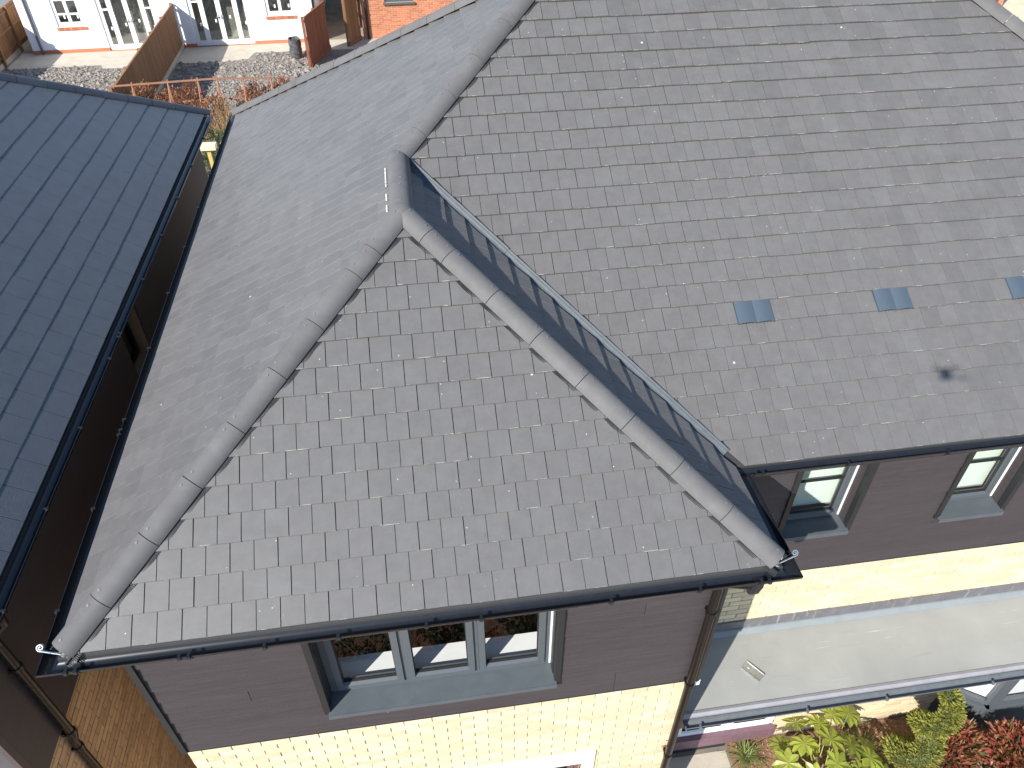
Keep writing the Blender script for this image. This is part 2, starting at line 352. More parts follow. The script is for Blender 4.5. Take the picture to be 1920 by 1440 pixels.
def lay(slope, rows, offs, umin, umax, w=TW, ga=GA, t=TT, tl=TL, skip=None, groove=True, s0=0.0, jit=1.0, edge=0.0022, gw=.0015):
    """yield (matrix, shape or None for a whole tile, centre)"""
    tilt = math.atan(t/ga); out = []
    for j in range(rows):
        off = offs[j % 2]; n0 = math.floor((umin-off)/w)-1; n1 = math.ceil((umax-off)/w)+1
        for n in range(n0, n1):
            u0 = off+n*w; sb = j*ga+(s0 if j == 0 else 0)
            if skip and skip(j, u0): continue
            R = rect(w, tl-(s0 if j == 0 else 0), edge); poly = R
            for a, b, c in slope.planes(u0+w/2, sb+ga/2): poly = clip(poly, a, b, c-a*u0-b*sb) if poly else poly
            if not poly or len(poly) < 3: continue
            whole = len(poly) == 4 and abs(area(poly)-area(R)) < 1e-6
            # the part not covered by the course above must exist
            vis = clip(poly, 0, 1, ga)
            if len(vis) < 3 or area(vis) < .0012: continue
            rx = random.gauss(0, .0036)*jit; ry = random.gauss(0, .0015)*jit; rz = random.gauss(0, .0016)*jit; dz = random.gauss(0, .0007)*jit
            dn = random.gauss(0, .0019)*jit
            c = slope.O+slope.U*u0+slope.S*(sb+dn)+slope.N*(dz)
            R4 = frame(c, slope.U, slope.S, slope.N) @ Matrix.Rotation(rz, 4, 'Z') @ Matrix.Rotation(-tilt+rx, 4, 'X') @ Matrix.Rotation(ry, 4, 'Y')
            if whole:
                key = (w, t, tl, groove, j == 0 and s0 != 0, edge, gw)
                if key not in FULL: FULL[key] = tile_shape(R, w, t, groove, gw)
                out.append((R4, None, key, c+slope.U*w/2+slope.S*ga/2))
            else:
                sh = tile_shape(poly, w, t, groove, gw)
                if sh: out.append((R4, sh, None, c+slope.U*w/2+slope.S*ga/2))
    return out
FULLME = {}
def tm(m): return [m, M['tedge']] if m is M['tile'] else [m, m]
def full_mesh(key, m):
    if (key, m.name) not in FULLME: FULLME[(key, m.name)] = FULL[key].mesh('tile', tm(m))
    return FULLME[(key, m.name)]
r2 = math.sqrt(.5)
hipc = 0.03                                       # tiles stop this far from the hip line
def pl_front(u, s):                                # x = u, plan depth = s*CP
    e = hipc
    return [(-1, CP, -XL-e), (1, CP, XW-e)]
VALS = {}
vents_x = (4.6175, 5.8175, 7.0175)
def pl_main(u, s):
    e = .05
    # right of valley: x >= XW - y' ; right of left hip: x-XL >= y' ; left of right hip: XR-x >= y'
    L = [(1, CP, XR-.05), (0, 1, HM/CP-.05)]
    if s*CP < HW: L.append((-1, -CP, -XW-e*1.2))
    else: L.append((-1, CP, -XL-.04))
    return L
def pl_left(u, s):                                 # u = -y ; x = XL + s*CP
    y = -u; L = []
    L.append((1, CP, -.045))                       # front hip: x' <= y
    if s*CP > HW*.7 and y < YM+HW+.05: L.append((0, 1, (HW-.03)/CP)) if s*CP < HW+.1 else L.append((0, 1, -1))
    if y >= YM+HW+.05: L.append((1, CP, -YM-.045))
    L.append((-1, CP, YB-.045))
    return L
def pl_right(u, s):                                # u = y ; x = XW - s*CP
    return [(-1, CP, -.045), (0, 1, (HW-.03)/CP), (1, -CP, YM-.035)]
sl_front = Slope((0,0,0), (1,0,0), (0,CP,SP), pl_front)
sl_main = Slope((0,YM,0), (1,0,0), (0,CP,SP), pl_main)
sl_left = Slope((XL,0,0), (0,-1,0), (CP,0,SP), pl_left)
sl_right = Slope((XW,0,0), (0,1,0), (-CP,0,SP), pl_right)
front = lay(sl_front, 16, (.15, -.075), XL, XW)
main = lay(sl_main, 26, (4.6175, 4.3925), 2.0, XR, s0=-.022, skip=lambda j, u: j == 6 and any(abs(u-v) < .02 for v in vents_x))
left = lay(sl_left, 26, (.02, -.055), -YB, 0, jit=.5, edge=.001, gw=.0007)
right = lay(sl_right, 16, (.06, -.015), 0, YM+HW)
main.sort(key=lambda q: (not inview(q[3], 40), (q[3]-CAM).length))
vis_right = [q for q in right]
NI = 300
singles = front+main[:NI-len(front)]; rest = main[NI-len(front):]+left+right
for R4, sh, key, c in singles:
    me = full_mesh(key, M['tile']) if sh is None else sh.mesh('tile', tm(M['tile']))
    inst('tile', me, roof, R4)
fld = MB()
for R4, sh, key, c in rest: fld.app(FULL[key] if sh is None else sh, R4)
tag(fld.build('tile_field', tm(M['tile']), roof), kind='stuff')
# eaves course strip seen under the lowest tiles
e = MB(); e.box(XL+.06, XW-.06, .006, .03, -.034, -.02); e.box(XW+.02, XR, YM-.008, YM+.02, -.04, -.03); e.box(XL+.006, XL+.03, .06, YB, -.034, -.02); e.build('eaves_strip', mat('grey_eaves_strip', (.06,.06,.06), .6), roof)

# roof vents
def vent_mesh():
    mb = MB(); w = .149; L0 = .205
    for k in (0, 1):
        x0 = k*.1505; n = 8; ring = []
        for (y, hgt) in ((0, .030), (L0, .006)):
            ring.append([(x0+w*i/n, y, -.002+hgt*(.35+.65*math.sin(PI*i/n))) for i in range(n+1)])
        vs = ring[0]+ring[1]+[(x, y, z-.005) for x, y, z in ring[0]]
        m = n+1; fs = [(i, i+1, m+i+1, m+i) for i in range(n)]+[(2*m+i, 2*m+i+1, i+1, i) for i in range(n)]
        fs += [(2*m+i+1, 2*m+i, m+i, m+i+1) for i in range(n)]
        mb.add(vs, fs)
        mb.add([(x0,0,-.012),(x0,0,.008),(x0,L0,.0),(x0,L0,-.012)], [(0,1,2,3)]); mb.add([(x0+w,0,-.012),(x0+w,0,.008),(x0+w,L0,.0),(x0+w,L0,-.012)], [(3,2,1,0)])
        for i in range(1, 5): mb.box(x0+w*i/5-.003, x0+w*i/5+.003, .004, .03, -.012, .02)
    return mb
vm = vent_mesh().mesh('roof_vent', M['vent'], True)
for v in vents_x:
    c = sl_main.O+sl_main.U*(v)+sl_main.S*(6*GA-.012)+sl_main.N*.004
    inst('roof_vent', vm, roof, frame(c, sl_main.U, sl_main.S, sl_main.N) @ Matrix.Rotation(-.06, 4, 'X'))

# ------------------------------------------------------------------ hip and ridge caps
def cap_loop(c, w, n, hw=.095, th=.011, k=15, zc=-.047):
    O = []; I = []
    for i in range(k):
        a = rad(9)+rad(162)*i/(k-1); O.append(c+w*hw*math.cos(a)+n*(zc+hw*math.sin(a))); I.append(c+w*(hw-th)*math.cos(a)+n*(zc+(hw-th)*math.sin(a)))
    return O+I[::-1]
scr_me = MB().tube([(0,0,-.01),(0,0,.0035)], .0095, 8).mesh('screw', M['screw'])
def caps(P0, P1, joints, name='hip_tile', dz=0.0, parent=house, m=None, hw=.095, flip=1, screws=True):
    d = (P1-P0).normalized(); w = d.cross(Vector((0,0,1))).normalized(); n = w.cross(d).normalized()
    if n.z < 0: n = -n
    for i in range(len(joints)-1):
        a, b = joints[i]+.0025, joints[i+1]-.0025
        tw = random.gauss(0, .002); la = .004*(i % 2)*0
        ca, cb = P0+d*a+n*(dz+random.gauss(0,.0012)), P0+d*b+n*(dz+random.gauss(0,.0012))
        wj = (w+d*random.gauss(0,.004)).normalized()
        mb = MB(); Am, Bm = cap_loop(ca, w, n, hw), cap_loop(cb, w, n, hw); K = len(Am)
        mb.add(list(Am)+list(Bm), [(i2,(i2+1)%K,K+(i2+1)%K,K+i2) for i2 in range(K)]+[(i2, K-1-i2, K-2-i2, i2+1)[::-1] for i2 in range(K//2-1)]+[(K+i2, 2*K-1-i2, 2*K-2-i2, K+i2+1) for i2 in range(K//2-1)])
        o = mb.build(name, m or M['cap'], parent, True)
        if screws:
            for q, s in ((ca+d*.05, 1), (cb-d*.05, -1)):
                if (cb-ca).length < .16 and s < 0: continue
                inst('screw', scr_me, o, frame(q+n*(.0475)+w*random.gauss(.004,.004), w, d, n))
    return d, w, n
c0 = Vector((XL,0,0)); c1 = Vector((XW,0,0)); LH = (A-c0).length
dl, wl, nl = caps(c0, A, [.05,.396,.844,1.275,1.712,2.162,2.585,3.039,3.27,LH-.01])
dr, wr, nr = caps(c1, A, [.05,.503,.951,1.403,1.836,2.276,2.709,3.151,3.374,LH-.01])
rd, rw, rn = caps(A, B, [0.0,.37,.93], 'ridge_tile', 0)
def hub(c, name):
    mb = MB(); n1, n2, R = 20, 8, .0958; vs = [(c.x, c.y, c.z-.047+R)]; fs = []
    for i in range(1, n2+1):
        a = PI/2*i/n2
        for k in range(n1): vs.append((c.x+R*math.sin(a)*math.cos(2*PI*k/n1), c.y+R*math.sin(a)*math.sin(2*PI*k/n1), c.z-.047+R*math.cos(a)))
    for k in range(n1): fs.append((0, 1+k, 1+(k+1)%n1))
    for i in range(n2-1):
        for k in range(n1): fs.append((1+i*n1+k, 1+(i+1)*n1+k, 1+(i+1)*n1+(k+1)%n1, 1+i*n1+(k+1)%n1))
    mb.add(vs, fs).build(name, M['cap'], house, True)
hub(A, 'hip_junction_cap'); hub(B, 'ridge_end_cap')
LM = (AP-B).length
caps(B, AP, [0.0,.275,.721,1.153,1.605,2.05,LM])
caps(AP, AR, [0,.45,.9,1.35,1.8,2.25,2.7,3.15,(AR-AP).length], 'ridge_tile')
c5 = Vector((XL,YB,0)); LB = (AP-c5).length; caps(c5, AP, [-.02]+[.44*i for i in range(1, int(LB/.44)+1)]+[LB])
c3 = Vector((XR,YM,0)); LR = (AR-c3).length; caps(c3, AR, [-.02]+[.445*i+.1 for i in range(0, int(LR/.445))]+[LR])
# black ventilated rolls under the caps
def hip_roll(P0, P1, d, w, n, parent=house):
    mb = MB(); L = (P1-P0).length; k = int(L/.0105)
    for sgn in (-1, 1):
        for i in range(k):
            s = i*.0105; q = P0+d*s+w*(sgn*(.097+.003*math.sin(i*.37)))+n*(-.0495)
            mb.obox(q, (d, w*sgn-n*.44, n+w*sgn*.44), (.0028, .0145, .002))
        mb.bar(P0+w*sgn*.083+n*-.042, P1+w*sgn*.083+n*-.042, .012, .036, n)
    return mb.build('hip_roll', M['roll'], parent)
hip_roll(c0, A, dl, wl, nl); hip_roll(c1, A, dr, wr, nr)
dm = (AP-B).normalized(); wm = dm.cross(Vector((0,0,1))).normalized(); nm = wm.cross(dm); hip_roll(B, AP, dm, wm, nm)
def rv_(): return Vector((random.gauss(0,1), random.gauss(0,1), random.gauss(0,.3))).normalized()
# mortar at the hip feet and flecks of sealant beside the ridge
for P0, d, w, n in ((c0, dl, wl, nl), (c1, dr, wr, nr)):
    mb = MB()
    K = 14; ctr = P0+d*.072+n*-.04; vs = [ctr-d*.012]
    for i in range(K+1):
        a = PI*i/K; vs.append(P0+d*(.056+random.gauss(0,.004))+w*(.086*math.cos(a))+n*(-.052+.086*math.sin(a)+random.gauss(0,.002)))
    for i in range(K+1):
        a = PI*i/K; vs.append(P0+d*(.044+random.gauss(0,.006))+w*(.055*math.cos(a))+n*(-.054+.05*math.sin(a)+random.gauss(0,.004)))
    mb.add(vs, [(1+i, 2+i, K+3+i, K+2+i) for i in range(K)]+[(0, K+2+i, K+3+i) for i in range(K)])
    for i in range(7): mb.obox(P0+d*(.03+random.gauss(0,.008))+w*random.uniform(-.07,.07)+n*(-.05+random.gauss(0,.006)), (rv_(), rv_(), n), (.012,.009,.006))
    mb.build('mortar', M['mortar'], house)
mb = MB()
for i in range(13):
    y = HW+.12+i*.058
    if random.random() < .82: mb.obox((XC-.112, y, A.z-.062), ((0,1,0),(1,0,0),(0,0,1)), (.012+.015*random.random(), .0045, .004))
mb.build('sealant', M['paint'], house)
# scrolled hip irons
def hip_iron(P0, d, w, n, parent, s=1.0, side=None):
    mb = MB(); pts = []; h = Vector((-d.x, -d.y, 0)).normalized(); base = P0+n*(-.03)+d*.02
    a_ = Vector(side) if side else h; b_ = Vector((0,.62,.78)) if side else Vector((0,0,1)); wd = a_.cross(b_).normalized()
    for t in (0, .5, 1): pts.append(base+h*(.02*t)*s+a_*(.085*t)*s+b_*(.045*t)*s)
    cen = pts[-1]+a_*.004+b_*(.024*s)
    for i in range(1, 21):
        a = -PI/2+i*.5; r = .024*s*(1-i/25); pts.append(cen+a_*(math.cos(a)*r)+b_*(math.sin(a)*r))
    for i in range(len(pts)-1): mb.obox((pts[i]+pts[i+1])/2, (pts[i+1]-pts[i], wd, wd.cross(pts[i+1]-pts[i])), ((pts[i+1]-pts[i]).length*.56, .009*s, .0026))
    return mb.build('hip_iron', M['steel'], parent)
hip_iron(c0, dl, wl, nl, house, 1, (-1,0,0)); hip_iron(c1, dr, wr, nr, house, 1, (1,0,0))
db = (AP-c5).normalized(); hip_iron(c5, db, db.cross(Vector((0,0,1))).normalized(), Vector((0,0,1)), house)

# valley trough
V0 = Vector((XW,YM,0)); vd = (B-V0).normalized(); vw = Vector((r2,r2,0)); vn = vd.cross(vw); vn = -vn if vn.z < 0 else vn
ang = math.tan(math.atan(TP*r2))
def vpt(s, o, hgt): return V0+vd*s+vw*o+vn*(abs(o)*ang*.93+hgt)
LV = (B-V0).length
def trough(s0, s1, lift):
    mb = MB(); prof = [(-.06,-.03),(-.035,-.012),(-.012,-.02),(0,-.022),(.012,-.02),(.026,-.016),(.031,-.004),(.035,.004),(.041,.007),(.047,.004),(.051,-.006),(.075,-.024)]
    lo = [(o, h-.006) for o, h in prof][::-1]; LP = prof+lo
    mb.loft([vpt(s0, o, h+lift) for o, h in LP], [vpt(s1, o, h+lift) for o, h in LP]); return mb
vp = trough(.1, 2.5, 0).build('valley_trough', M['valley'], house, True); trough(2.44, LV-.02, .006).build('valley_trough', M['valley'], house, True)

# ------------------------------------------------------------------ gutters
def gutter_loop(r=.056, th=.004, n=9):
    O = [(r*math.cos(PI+PI*i/n), r*math.sin(PI+PI*i/n)) for i in range(n+1)]; I = [((r-th)*math.cos(PI+PI*i/n), (r-th)*math.sin(PI+PI*i/n)) for i in range(n+1)]
    O = [(-r+th*.0, .004)]+O+[(r, .004)]; I = [(-r+th, .004)]+I+[(r-th, .004)]
    return O+I[::-1]
GL = gutter_loop()
def gutters(path, z, parent, m, name='gutter', brs=None, cap_ends=(True, True), loop=GL):
    P = [Vector((*p, 0)) for p in path]; N = []
    for i in range(len(P)-1):
        d = (P[i+1]-P[i]).normalized(); N.append(Vector((d.y, -d.x, 0)))     # outward = right of travel
    objs = []
    def mit(i):
        if i == 0: return N[0]
        if i == len(P)-1: return N[-1]
        a, b = N[i-1], N[i]; s = a+b; return s/(s.dot(a))
    for i in range(len(P)-1):
        A0 = [P[i]+mit(i)*o+Vector((0,0,z+h)) for o, h in loop]; B0 = [P[i+1]+mit(i+1)*o+Vector((0,0,z+h)) for o, h in loop]
        K = len(A0); F = [(k,(k+1)%K,K+(k+1)%K,K+k) for k in range(K)]
        mb = MB().add(A0+B0, F)
        o = mb.build(name, m, parent, True); objs.append((o, P[i], P[i+1], N[i]))
    return objs
def union(o, p, N, z, m, big=True, r=.0605):
    t = Vector((-N.y, N.x, 0)); mb = MB(); hw = .045 if big else .016
    L = [(r*math.cos(PI+PI*i/10), r*math.sin(PI+PI*i/10)) for i in range(11)]; L2 = [((r-.007)*math.cos(PI+PI*i/10), (r-.007)*math.sin(PI+PI*i/10)) for i in range(11)]
    LP = [(-r, .008)]+L+[(r,.008)]; lp = [(-r+.007,.008)]+L2+[(r-.007,.008)]; LP = LP+lp[::-1]
    Q = [Vector(p)+t*-hw+N*a+Vector((0,0,z+b)) for a, b in LP]; Q2 = [q+t*2*hw for q in Q]; K = len(Q)
    mb.add(Q+Q2, [(k,(k+1)%K,K+(k+1)%K,K+k) for k in range(K)]+[(k,K-1-k,K-2-k,k+1) for k in range(K//2-1)]+[(K+k+1,2*K-2-k,2*K-1-k,K+k) for k in range(K//2-1)])
    for s in ((-.028, .028) if big else (0,)):
        mb.obox(Vector(p)+t*s+N*(r+.002)+Vector((0,0,z+.0)), (t, N, Vector((0,0,1))), (.011, .007, .013)); mb.obox(Vector(p)+t*s+N*(r-.012)+Vector((0,0,z+.011)), (t, N, Vector((0,0,1))), (.009, .012, .004))
    mb.build('gutter_bracket', m, o, True)
GZ = -.040; GO = .042
gs = gutters([(XL-GO, YB+.05), (XL-GO, -GO), (XW+GO, -GO), (XW+GO, YM-GO), (XR+GO, YM-GO)], GZ, house, M['black'])
for y in (.35, 1.2, 2.0, 2.15, 3.1, 4.0, 4.9, 5.8, 6.7, 7.6): union(gs[0][0], (XL-GO, y, 0), gs[0][3], GZ, M['black'], y in (2.0,))
for x, b in ((-.19,True),(.47,True),(.95,False),(1.4,False),(1.95,False),(2.3,False),(3.15,False),(3.75,False),(4.2,True)): union(gs[1][0], (x, -GO, 0), gs[1][3], GZ, M['black'], b)
for x, b in ((4.53,True),(5.25,False),(6.08,False),(6.9,False),(7.8,False)): union(gs[3][0], (x, YM-GO, 0), gs[3][3], GZ, M['black'], b)
union(gs[2][0], (XW+GO, .45, 0), gs[2][3], GZ, M['black'], False)
fb = MB(); fb.box(XL+.04, XW-.04, .035, .06, -.23, -.052); fb.box(XW-.06, XR, YM+.035, YM+.06, -.23, -.052); fb.box(XL+.035, XL+.06, .06, YB, -.23, -.052); fb.box(XW-.06, XW-.035, .06, YM+.035, -.23, -.052)
fb.build('fascia_board', M['trim'], house)
sf = MB(); sf.box(XL+.06, XW-.06, .06, .3, -.232, -.215); sf.box(XW-.3, XR, YM+.06, YM+.4, -.233, -.216); sf.box(XL+.06, .2, .3, YB-.02, -.234, -.217); sf.build('soffit', M['trim'], house)

# ------------------------------------------------------------------ walls
YF = .12                                            # face of the front cladding
XWL, XWR = XL+.265, 4.075
def holed(mb, fixed, u0, u1, z0, z1, holes, axis='y', mi=0):
    us = sorted({u0, u1, *[h[0] for h in holes], *[h[1] for h in holes]}); zs = sorted({z0, z1, *[h[2] for h in holes], *[h[3] for h in holes]})
    for i in range(len(us)-1):
        for k in range(len(zs)-1):
            a, b, c, d = us[i], us[i+1], zs[k], zs[k+1]; m1, m2 = (a+b)/2, (c+d)/2
            if a < u0-1e-6 or b > u1+1e-6 or c < z0-1e-6 or d > z1+1e-6: continue
            if any(h[0] < m1 < h[1] and h[2] < m2 < h[3] for h in holes): continue
            if axis == 'y': mb.box(a, b, fixed[0], fixed[1], c, d, mi)
            else: mb.box(fixed[0], fixed[1], a, b, c, d, mi)
    return mb
W1 = (1.135, 2.86, -1.385, -.25)                    # front bedroom window
W0 = (1.55, 3.18, -4.35, -3.05)                     # ground floor window below it
W2 = (5.055, 5.665, -1.16, -.24); W3 = (6.565, 7.165, -1.16, -.24)
W4 = (4.62, 5.925, -5.36, -3.2)                     # glazed door under the canopy
YMF = YM+.116
ZC = -1.705; ZCM = -1.745
core = MB()
holed(core, (YF+.036, YF+.33), XWL+.006, XWR-.006, ZG-.2, -.06, [W1, W0])
holed(core, (YMF+.036, YMF+.33), XWR-.3, XR-.27, ZG-.2, -.06, [W2, W3, W4])
core.box(XWL+.006, XWL+.3, YF+.33, YB-.27, ZG-.2, -.06); core.box(XWR-.3, XWR-.006, YF+.33, YMF+.036, ZG-.2, -.06)
core.box(XWL+.3, XR-.27, YB-.57, YB-.27, ZG-.2, -.06); core.box(XR-.57, XR-.27, YMF+.33, YB-.57, ZG-.2, -.06)
wall = core.build('wall', M['joint'], house); tag(wall, 'pale buff brick wall below purple-brown cladding')
# bricks
BR = MB(); slab(BR, [(0,-.0325),(.215,-.0325),(.215,.0325),(0,.0325)], -.03, 0, .0022)
BRme = BR.mesh('brick', [M['brick'], M['brick']])
def bricks(O, U, N, u0, u1, ztop, zbot, holes, off=0.0, mm=None):
    """list of (u_start, length, z_centre); a course every 75 mm"""
    out = []; k = 0; z = ztop-.0375
    while z > zbot:
        st = u0-(.1125 if k % 2 else 0)+off
        while st < u1:
            a, b = max(st, u0), min(st+.215, u1); segs = [(a, b)]
            for h in holes:
                if h[2]-.02 < z < h[3]+.02:
                    ns = []
                    for p, q in segs:
                        if q <= h[0] or p >= h[1]: ns.append((p, q)); continue
                        if p < h[0]: ns.append((p, h[0]))
                        if q > h[1]: ns.append((h[1], q))
                    segs = ns
            for p, q in segs:
                if q-p > .03: out.append((p, q-p, z))
            st += .225
        z -= .075; k += 1
    Uv, Nv = Vector(U), Vector(N); Zv = Vector((0,0,1))
    return [(frame(Vector(O)+Uv*p+Zv*zz+Nv*random.gauss(0,.0012), Uv, Zv, Nv) @ Matrix.Diagonal((l/.215, 1, 1, 1)), Vector(O)+Uv*(p+l/2)+Zv*zz, l) for p, l, zz in out]
LIN = (1.42, 3.30, -3.06, -2.84)
bl = bricks((0, YF+.030, 0), (1,0,0), (0,-1,0), XWL, XWR, ZC, -4.9, [W0, LIN])
bl += bricks((0, YMF+.030, 0), (1,0,0), (0,-1,0), XWR, XR-.27, ZCM, -2.72, [], .06)
bl += bricks((0, YMF+.0302, 0), (1,0,0), (0,-1,0), XWR, 9.0, -3.0, ZG+.02, [W4], .06)
vis = sorted([b for b in bl if inview(b[1], 25)], key=lambda b: -(1/(b[1]-CAM).length)); hid = [b for b in bl if not inview(b[1], 25)]
for Mx, c, l in vis[:300]: inst('brick', BRme, wall, Mx)
bf = MB()
for Mx, c, l in vis[300:]+hid: bf.app(BR, Mx)
tag(bf.build('brick_field', [M['brickj']]*2, wall), kind='stuff')
# cladding boards
def plank(u0, u1, z0, h, y, axis='y', sgn=-1, parent=wall, m=None, name='plank'):
    """weatherboard: lower edge stands proud; y is the outer face"""
    j = random.gauss(0, .0012)
    prof = [(.002+j, 0), (.012+j, h+.012), (.028, h+.012), (.028, 0)]
    L = []
    for u in (u0, u1):
        if axis == 'y': L.append([Vector((u, y-sgn*a, z0+z)) for a, z in prof])
        else: L.append([Vector((y-sgn*a, u, z0+z)) for a, z in prof])
    MB().loft(L[0], L[1]).build(name, m or M['clad'], parent)
def cladding(u0, u1, ztop, zbot, pitch, y, holes, splits=(), **k):
    z = zbot; i = 0
    while z < ztop:
        segs = [(u0, u1)]
        for h in holes:
            if h[2]-.03 < z+pitch*.5 < h[3]+.03:
                ns = []
                for p, q in segs:
                    if q <= h[0] or p >= h[1]: ns.append((p, q)); continue
                    if p < h[0]: ns.append((p, h[0]))
                    if q > h[1]: ns.append((h[1], q))
                segs = ns
        sp = [s for r, s in splits if r == i]
        for s in sp:
            ns = []
            for p, q in segs: ns += [(p, s-.002), (s+.002, q)] if p < s < q else [(p, q)]
            segs = ns
        for p, q in segs: plank(p, q, z, pitch, y, **k)
        z += pitch; i += 1
tr = .045
cladding(XWL+.03, XWR-.03, -.2, ZC, .155, YF, [(W1[0]-tr, W1[1]+tr, W1[2]-.02, 1)], [(0, 3.36), (1, 3.36), (4, .62), (7, 3.5)])
cladding(XWR+.02, XR-.3, -.2, ZCM, .155, YMF, [(w[0]-tr, w[1]+tr, w[2]-.02, 1) for w in (W2, W3)], [(1, 6.2), (3, 7.9), (0, 7.3)])
cladding(YF+.06, YB-.3, -.2, ZC, .155, XWL, [], axis='x', sgn=-1)
cladding(YF+.06, YMF, -.2, ZC, .155, XWR, [], axis='x', sgn=1)
MB().box(XWL-.012, XWL+.03, YF-.012, YF+.05, ZC-.012, -.2).build('corner_trim', M['trim'], house)
ct = MB(); ct.box(XWR-.03, XWR+.012, YF-.012, YF+.05, ZC-.012, -.2); ct.box(XWR-.085, XWR-.06, YF-.018, YF+.0, ZC+.0, -.2)
ct.box(XWR-.002, XWR+.024, YF+.05, YMF-.01, ZC-.016, ZC+.006); ct.box(XWR+.0125, XWR+.03, YMF-.02, YMF+.02, ZCM, -.2)
ct.build('corner_trim', M['trim'], house)
cb = MB(); cb.box(XWL, XWR, YF-.002, YF+.03, ZC-.008, ZC-.001); cb.box(XWR+.02, XR-.3, YMF-.002, YMF+.03, ZCM-.008, ZCM-.001); cb.build('cladding_bead', M['trim'], house)
wc = MB(); wc.box(XWR-.022, XWR+.03, YF+.0, YF+.10, ZC-.10, ZC-.02); wc.build('corner_capping', M['paint'], house)

# ------------------------------------------------------------------ windows
def pane_quad(x0, x1, z0, z1, y): return MB().add([(x0,y,z0),(x1,y,z0),(x1,y,z1),(x0,y,z1)], [(0,1,2,3)])
def window(rect_, y, parent, lights, depth=.13, fr=M['gframe'], sill=True, name='window', out=.04, trim=True, board=True, fw=.055, sw=.05, gl='glass', bars=(), silld=None, reveal=None):
    x0, x1, z0, z1 = rect_; yf = y+depth
    root = MB()
    # outer frame
    root.box(x0, x0+fw, yf, yf+.07, z0, z1); root.box(x1-fw, x1, yf, yf+.07, z0, z1); root.box(x0+fw, x1-fw, yf, yf+.07, z1-fw, z1); root.box(x0+fw, x1-fw, yf-.004, yf+.07, z0, z0+fw)
    w = root.build(name, fr, parent)
    xs = [x0+fw]
    n = len(lights); inner = x1-x0-2*fw; tot = sum(lights); acc = x0+fw
    edges = []
    for i, l in enumerate(lights):
        a = acc; b = acc+inner*l/tot; acc = b; edges.append((a, b))
    mm = MB()
    for (a, b) in edges[:-1]: mm.box(b-.016, b+.016, yf+.002, yf+.066, z0+fw, z1-fw)
    if n > 1: mm.build('mullion', fr, w)
    for i, (a, b) in enumerate(edges):
        a2, b2 = a+(.018 if i else .004), b-(.018 if i < n-1 else .004); c, d = z0+fw+.004, z1-fw-.004
        s = MB()
        def prof(q0, q1, r0, r1): s.box(q0, q1, yf-.014, yf+.05, r0, r1)
        prof(a2, a2+sw, c, d); prof(b2-sw, b2, c, d); prof(a2+sw, b2-sw, d-sw, d)
        # sloping bottom rail
        s.loft([Vector((a2+sw, yy, zz)) for yy, zz in ((yf-.014,c),(yf+.05,c),(yf+.05,c+sw+.006),(yf+.022,c+sw+.004),(yf-.014,c+sw-.014))], [Vector((b2-sw, yy, zz)) for yy, zz in ((yf-.014,c),(yf+.05,c),(yf+.05,c+sw+.006),(yf+.022,c+sw+.004),(yf-.014,c+sw-.014))])
        s.build('sash', fr, w)
        g2 = MB(); k = .007; q0, q1, r0, r1 = a2+sw, b2-sw, c+sw, d-sw
        g2.box(q0, q0+k, yf+.008, yf+.03, r0, r1); g2.box(q1-k, q1, yf+.008, yf+.03, r0, r1); g2.box(q0+k, q1-k, yf+.008, yf+.03, r1-k, r1); g2.box(q0+k, q1-k, yf+.008, yf+.03, r0+.005, r0+.012); g2.build('gasket', M['seal'], w)
        pane_quad(q0+.002, q1-.002, r0+.002, r1-.002, yf+.024).build('pane', M[gl], w)
        for zb in bars: MB().box(q0, q1, yf+.012, yf+.036, r0+(r1-r0)*zb-.006, r0+(r1-r0)*zb+.006).build('glazing_bar', M['seal'], w)
    if sill:
        sl = MB(); P = [(y-out,z0-.012),(y-out,z0+.008),(yf+.001,z0+.022),(yf+.001,z0-.012)]
        sl.loft([Vector((x0-.012, a, b)) for a, b in P], [Vector((x1+.012, a, b)) for a, b in P]); sl.box(x0-.012, x1+.012, y-out-.006, y-out, z0-.04, z0+.009); sl.build('sill', M['gsill'] if fr is M['gframe'] else M['step'], w)
    if trim:
        t2 = MB(); zt = z1+.02
        t2.box(x0-.045, x0+.002, y-.012, y+.05, z0-.02, zt)
        MB().box(x1-.002, x1+.045, y-.012, y+.05, z0-.02, zt).build('edge_trim', M['trim'], w)
        t2.box(x0-.001, x0+.008, y+.0505, yf-.001, z0+.01, zt); t2.build('reveal_trim', M['trim'], w)
        MB().box(x1-.008, x1+.001, y+.0505, yf-.001, z0+.01, zt).build('reveal_lining', reveal or M['trim'], w)
        t3 = MB(); t3.box(x1-.022, x1-.0085, yf-.012, yf-.002, z0+.03, z1); t3.build('sealant_bead', M['paint'], w)
    if trim: MB().box(x0-.06, x1+.06, y+.014, y+.034, z0-.2, z0-.013).build('apron', M['clad'], w)
    if board:
        wb = MB(); wb.box(x0-.02, x1+.02, yf+.072, y+.40, z0+.035, z0+.06); wb.build('window_board', M['paint'], w)
    return w
wf = window(W1, YF, house, (1,1.03,1), .145); tag(wf, 'grey three-light casement window under the front gutter')
w2 = window(W2, YMF, house, (1,), .14, bars=(.56,), board=False, fw=.04, sw=.042, reveal=M['clad']); w3 = window(W3, YMF, house, (1,), .14, bars=(.56,), board=False, fw=.04, sw=.042, reveal=M['clad'])
tag(w2, 'small grey window with cream blind, partly in shade'); tag(w3, 'small grey window with cream blind, sunlit')
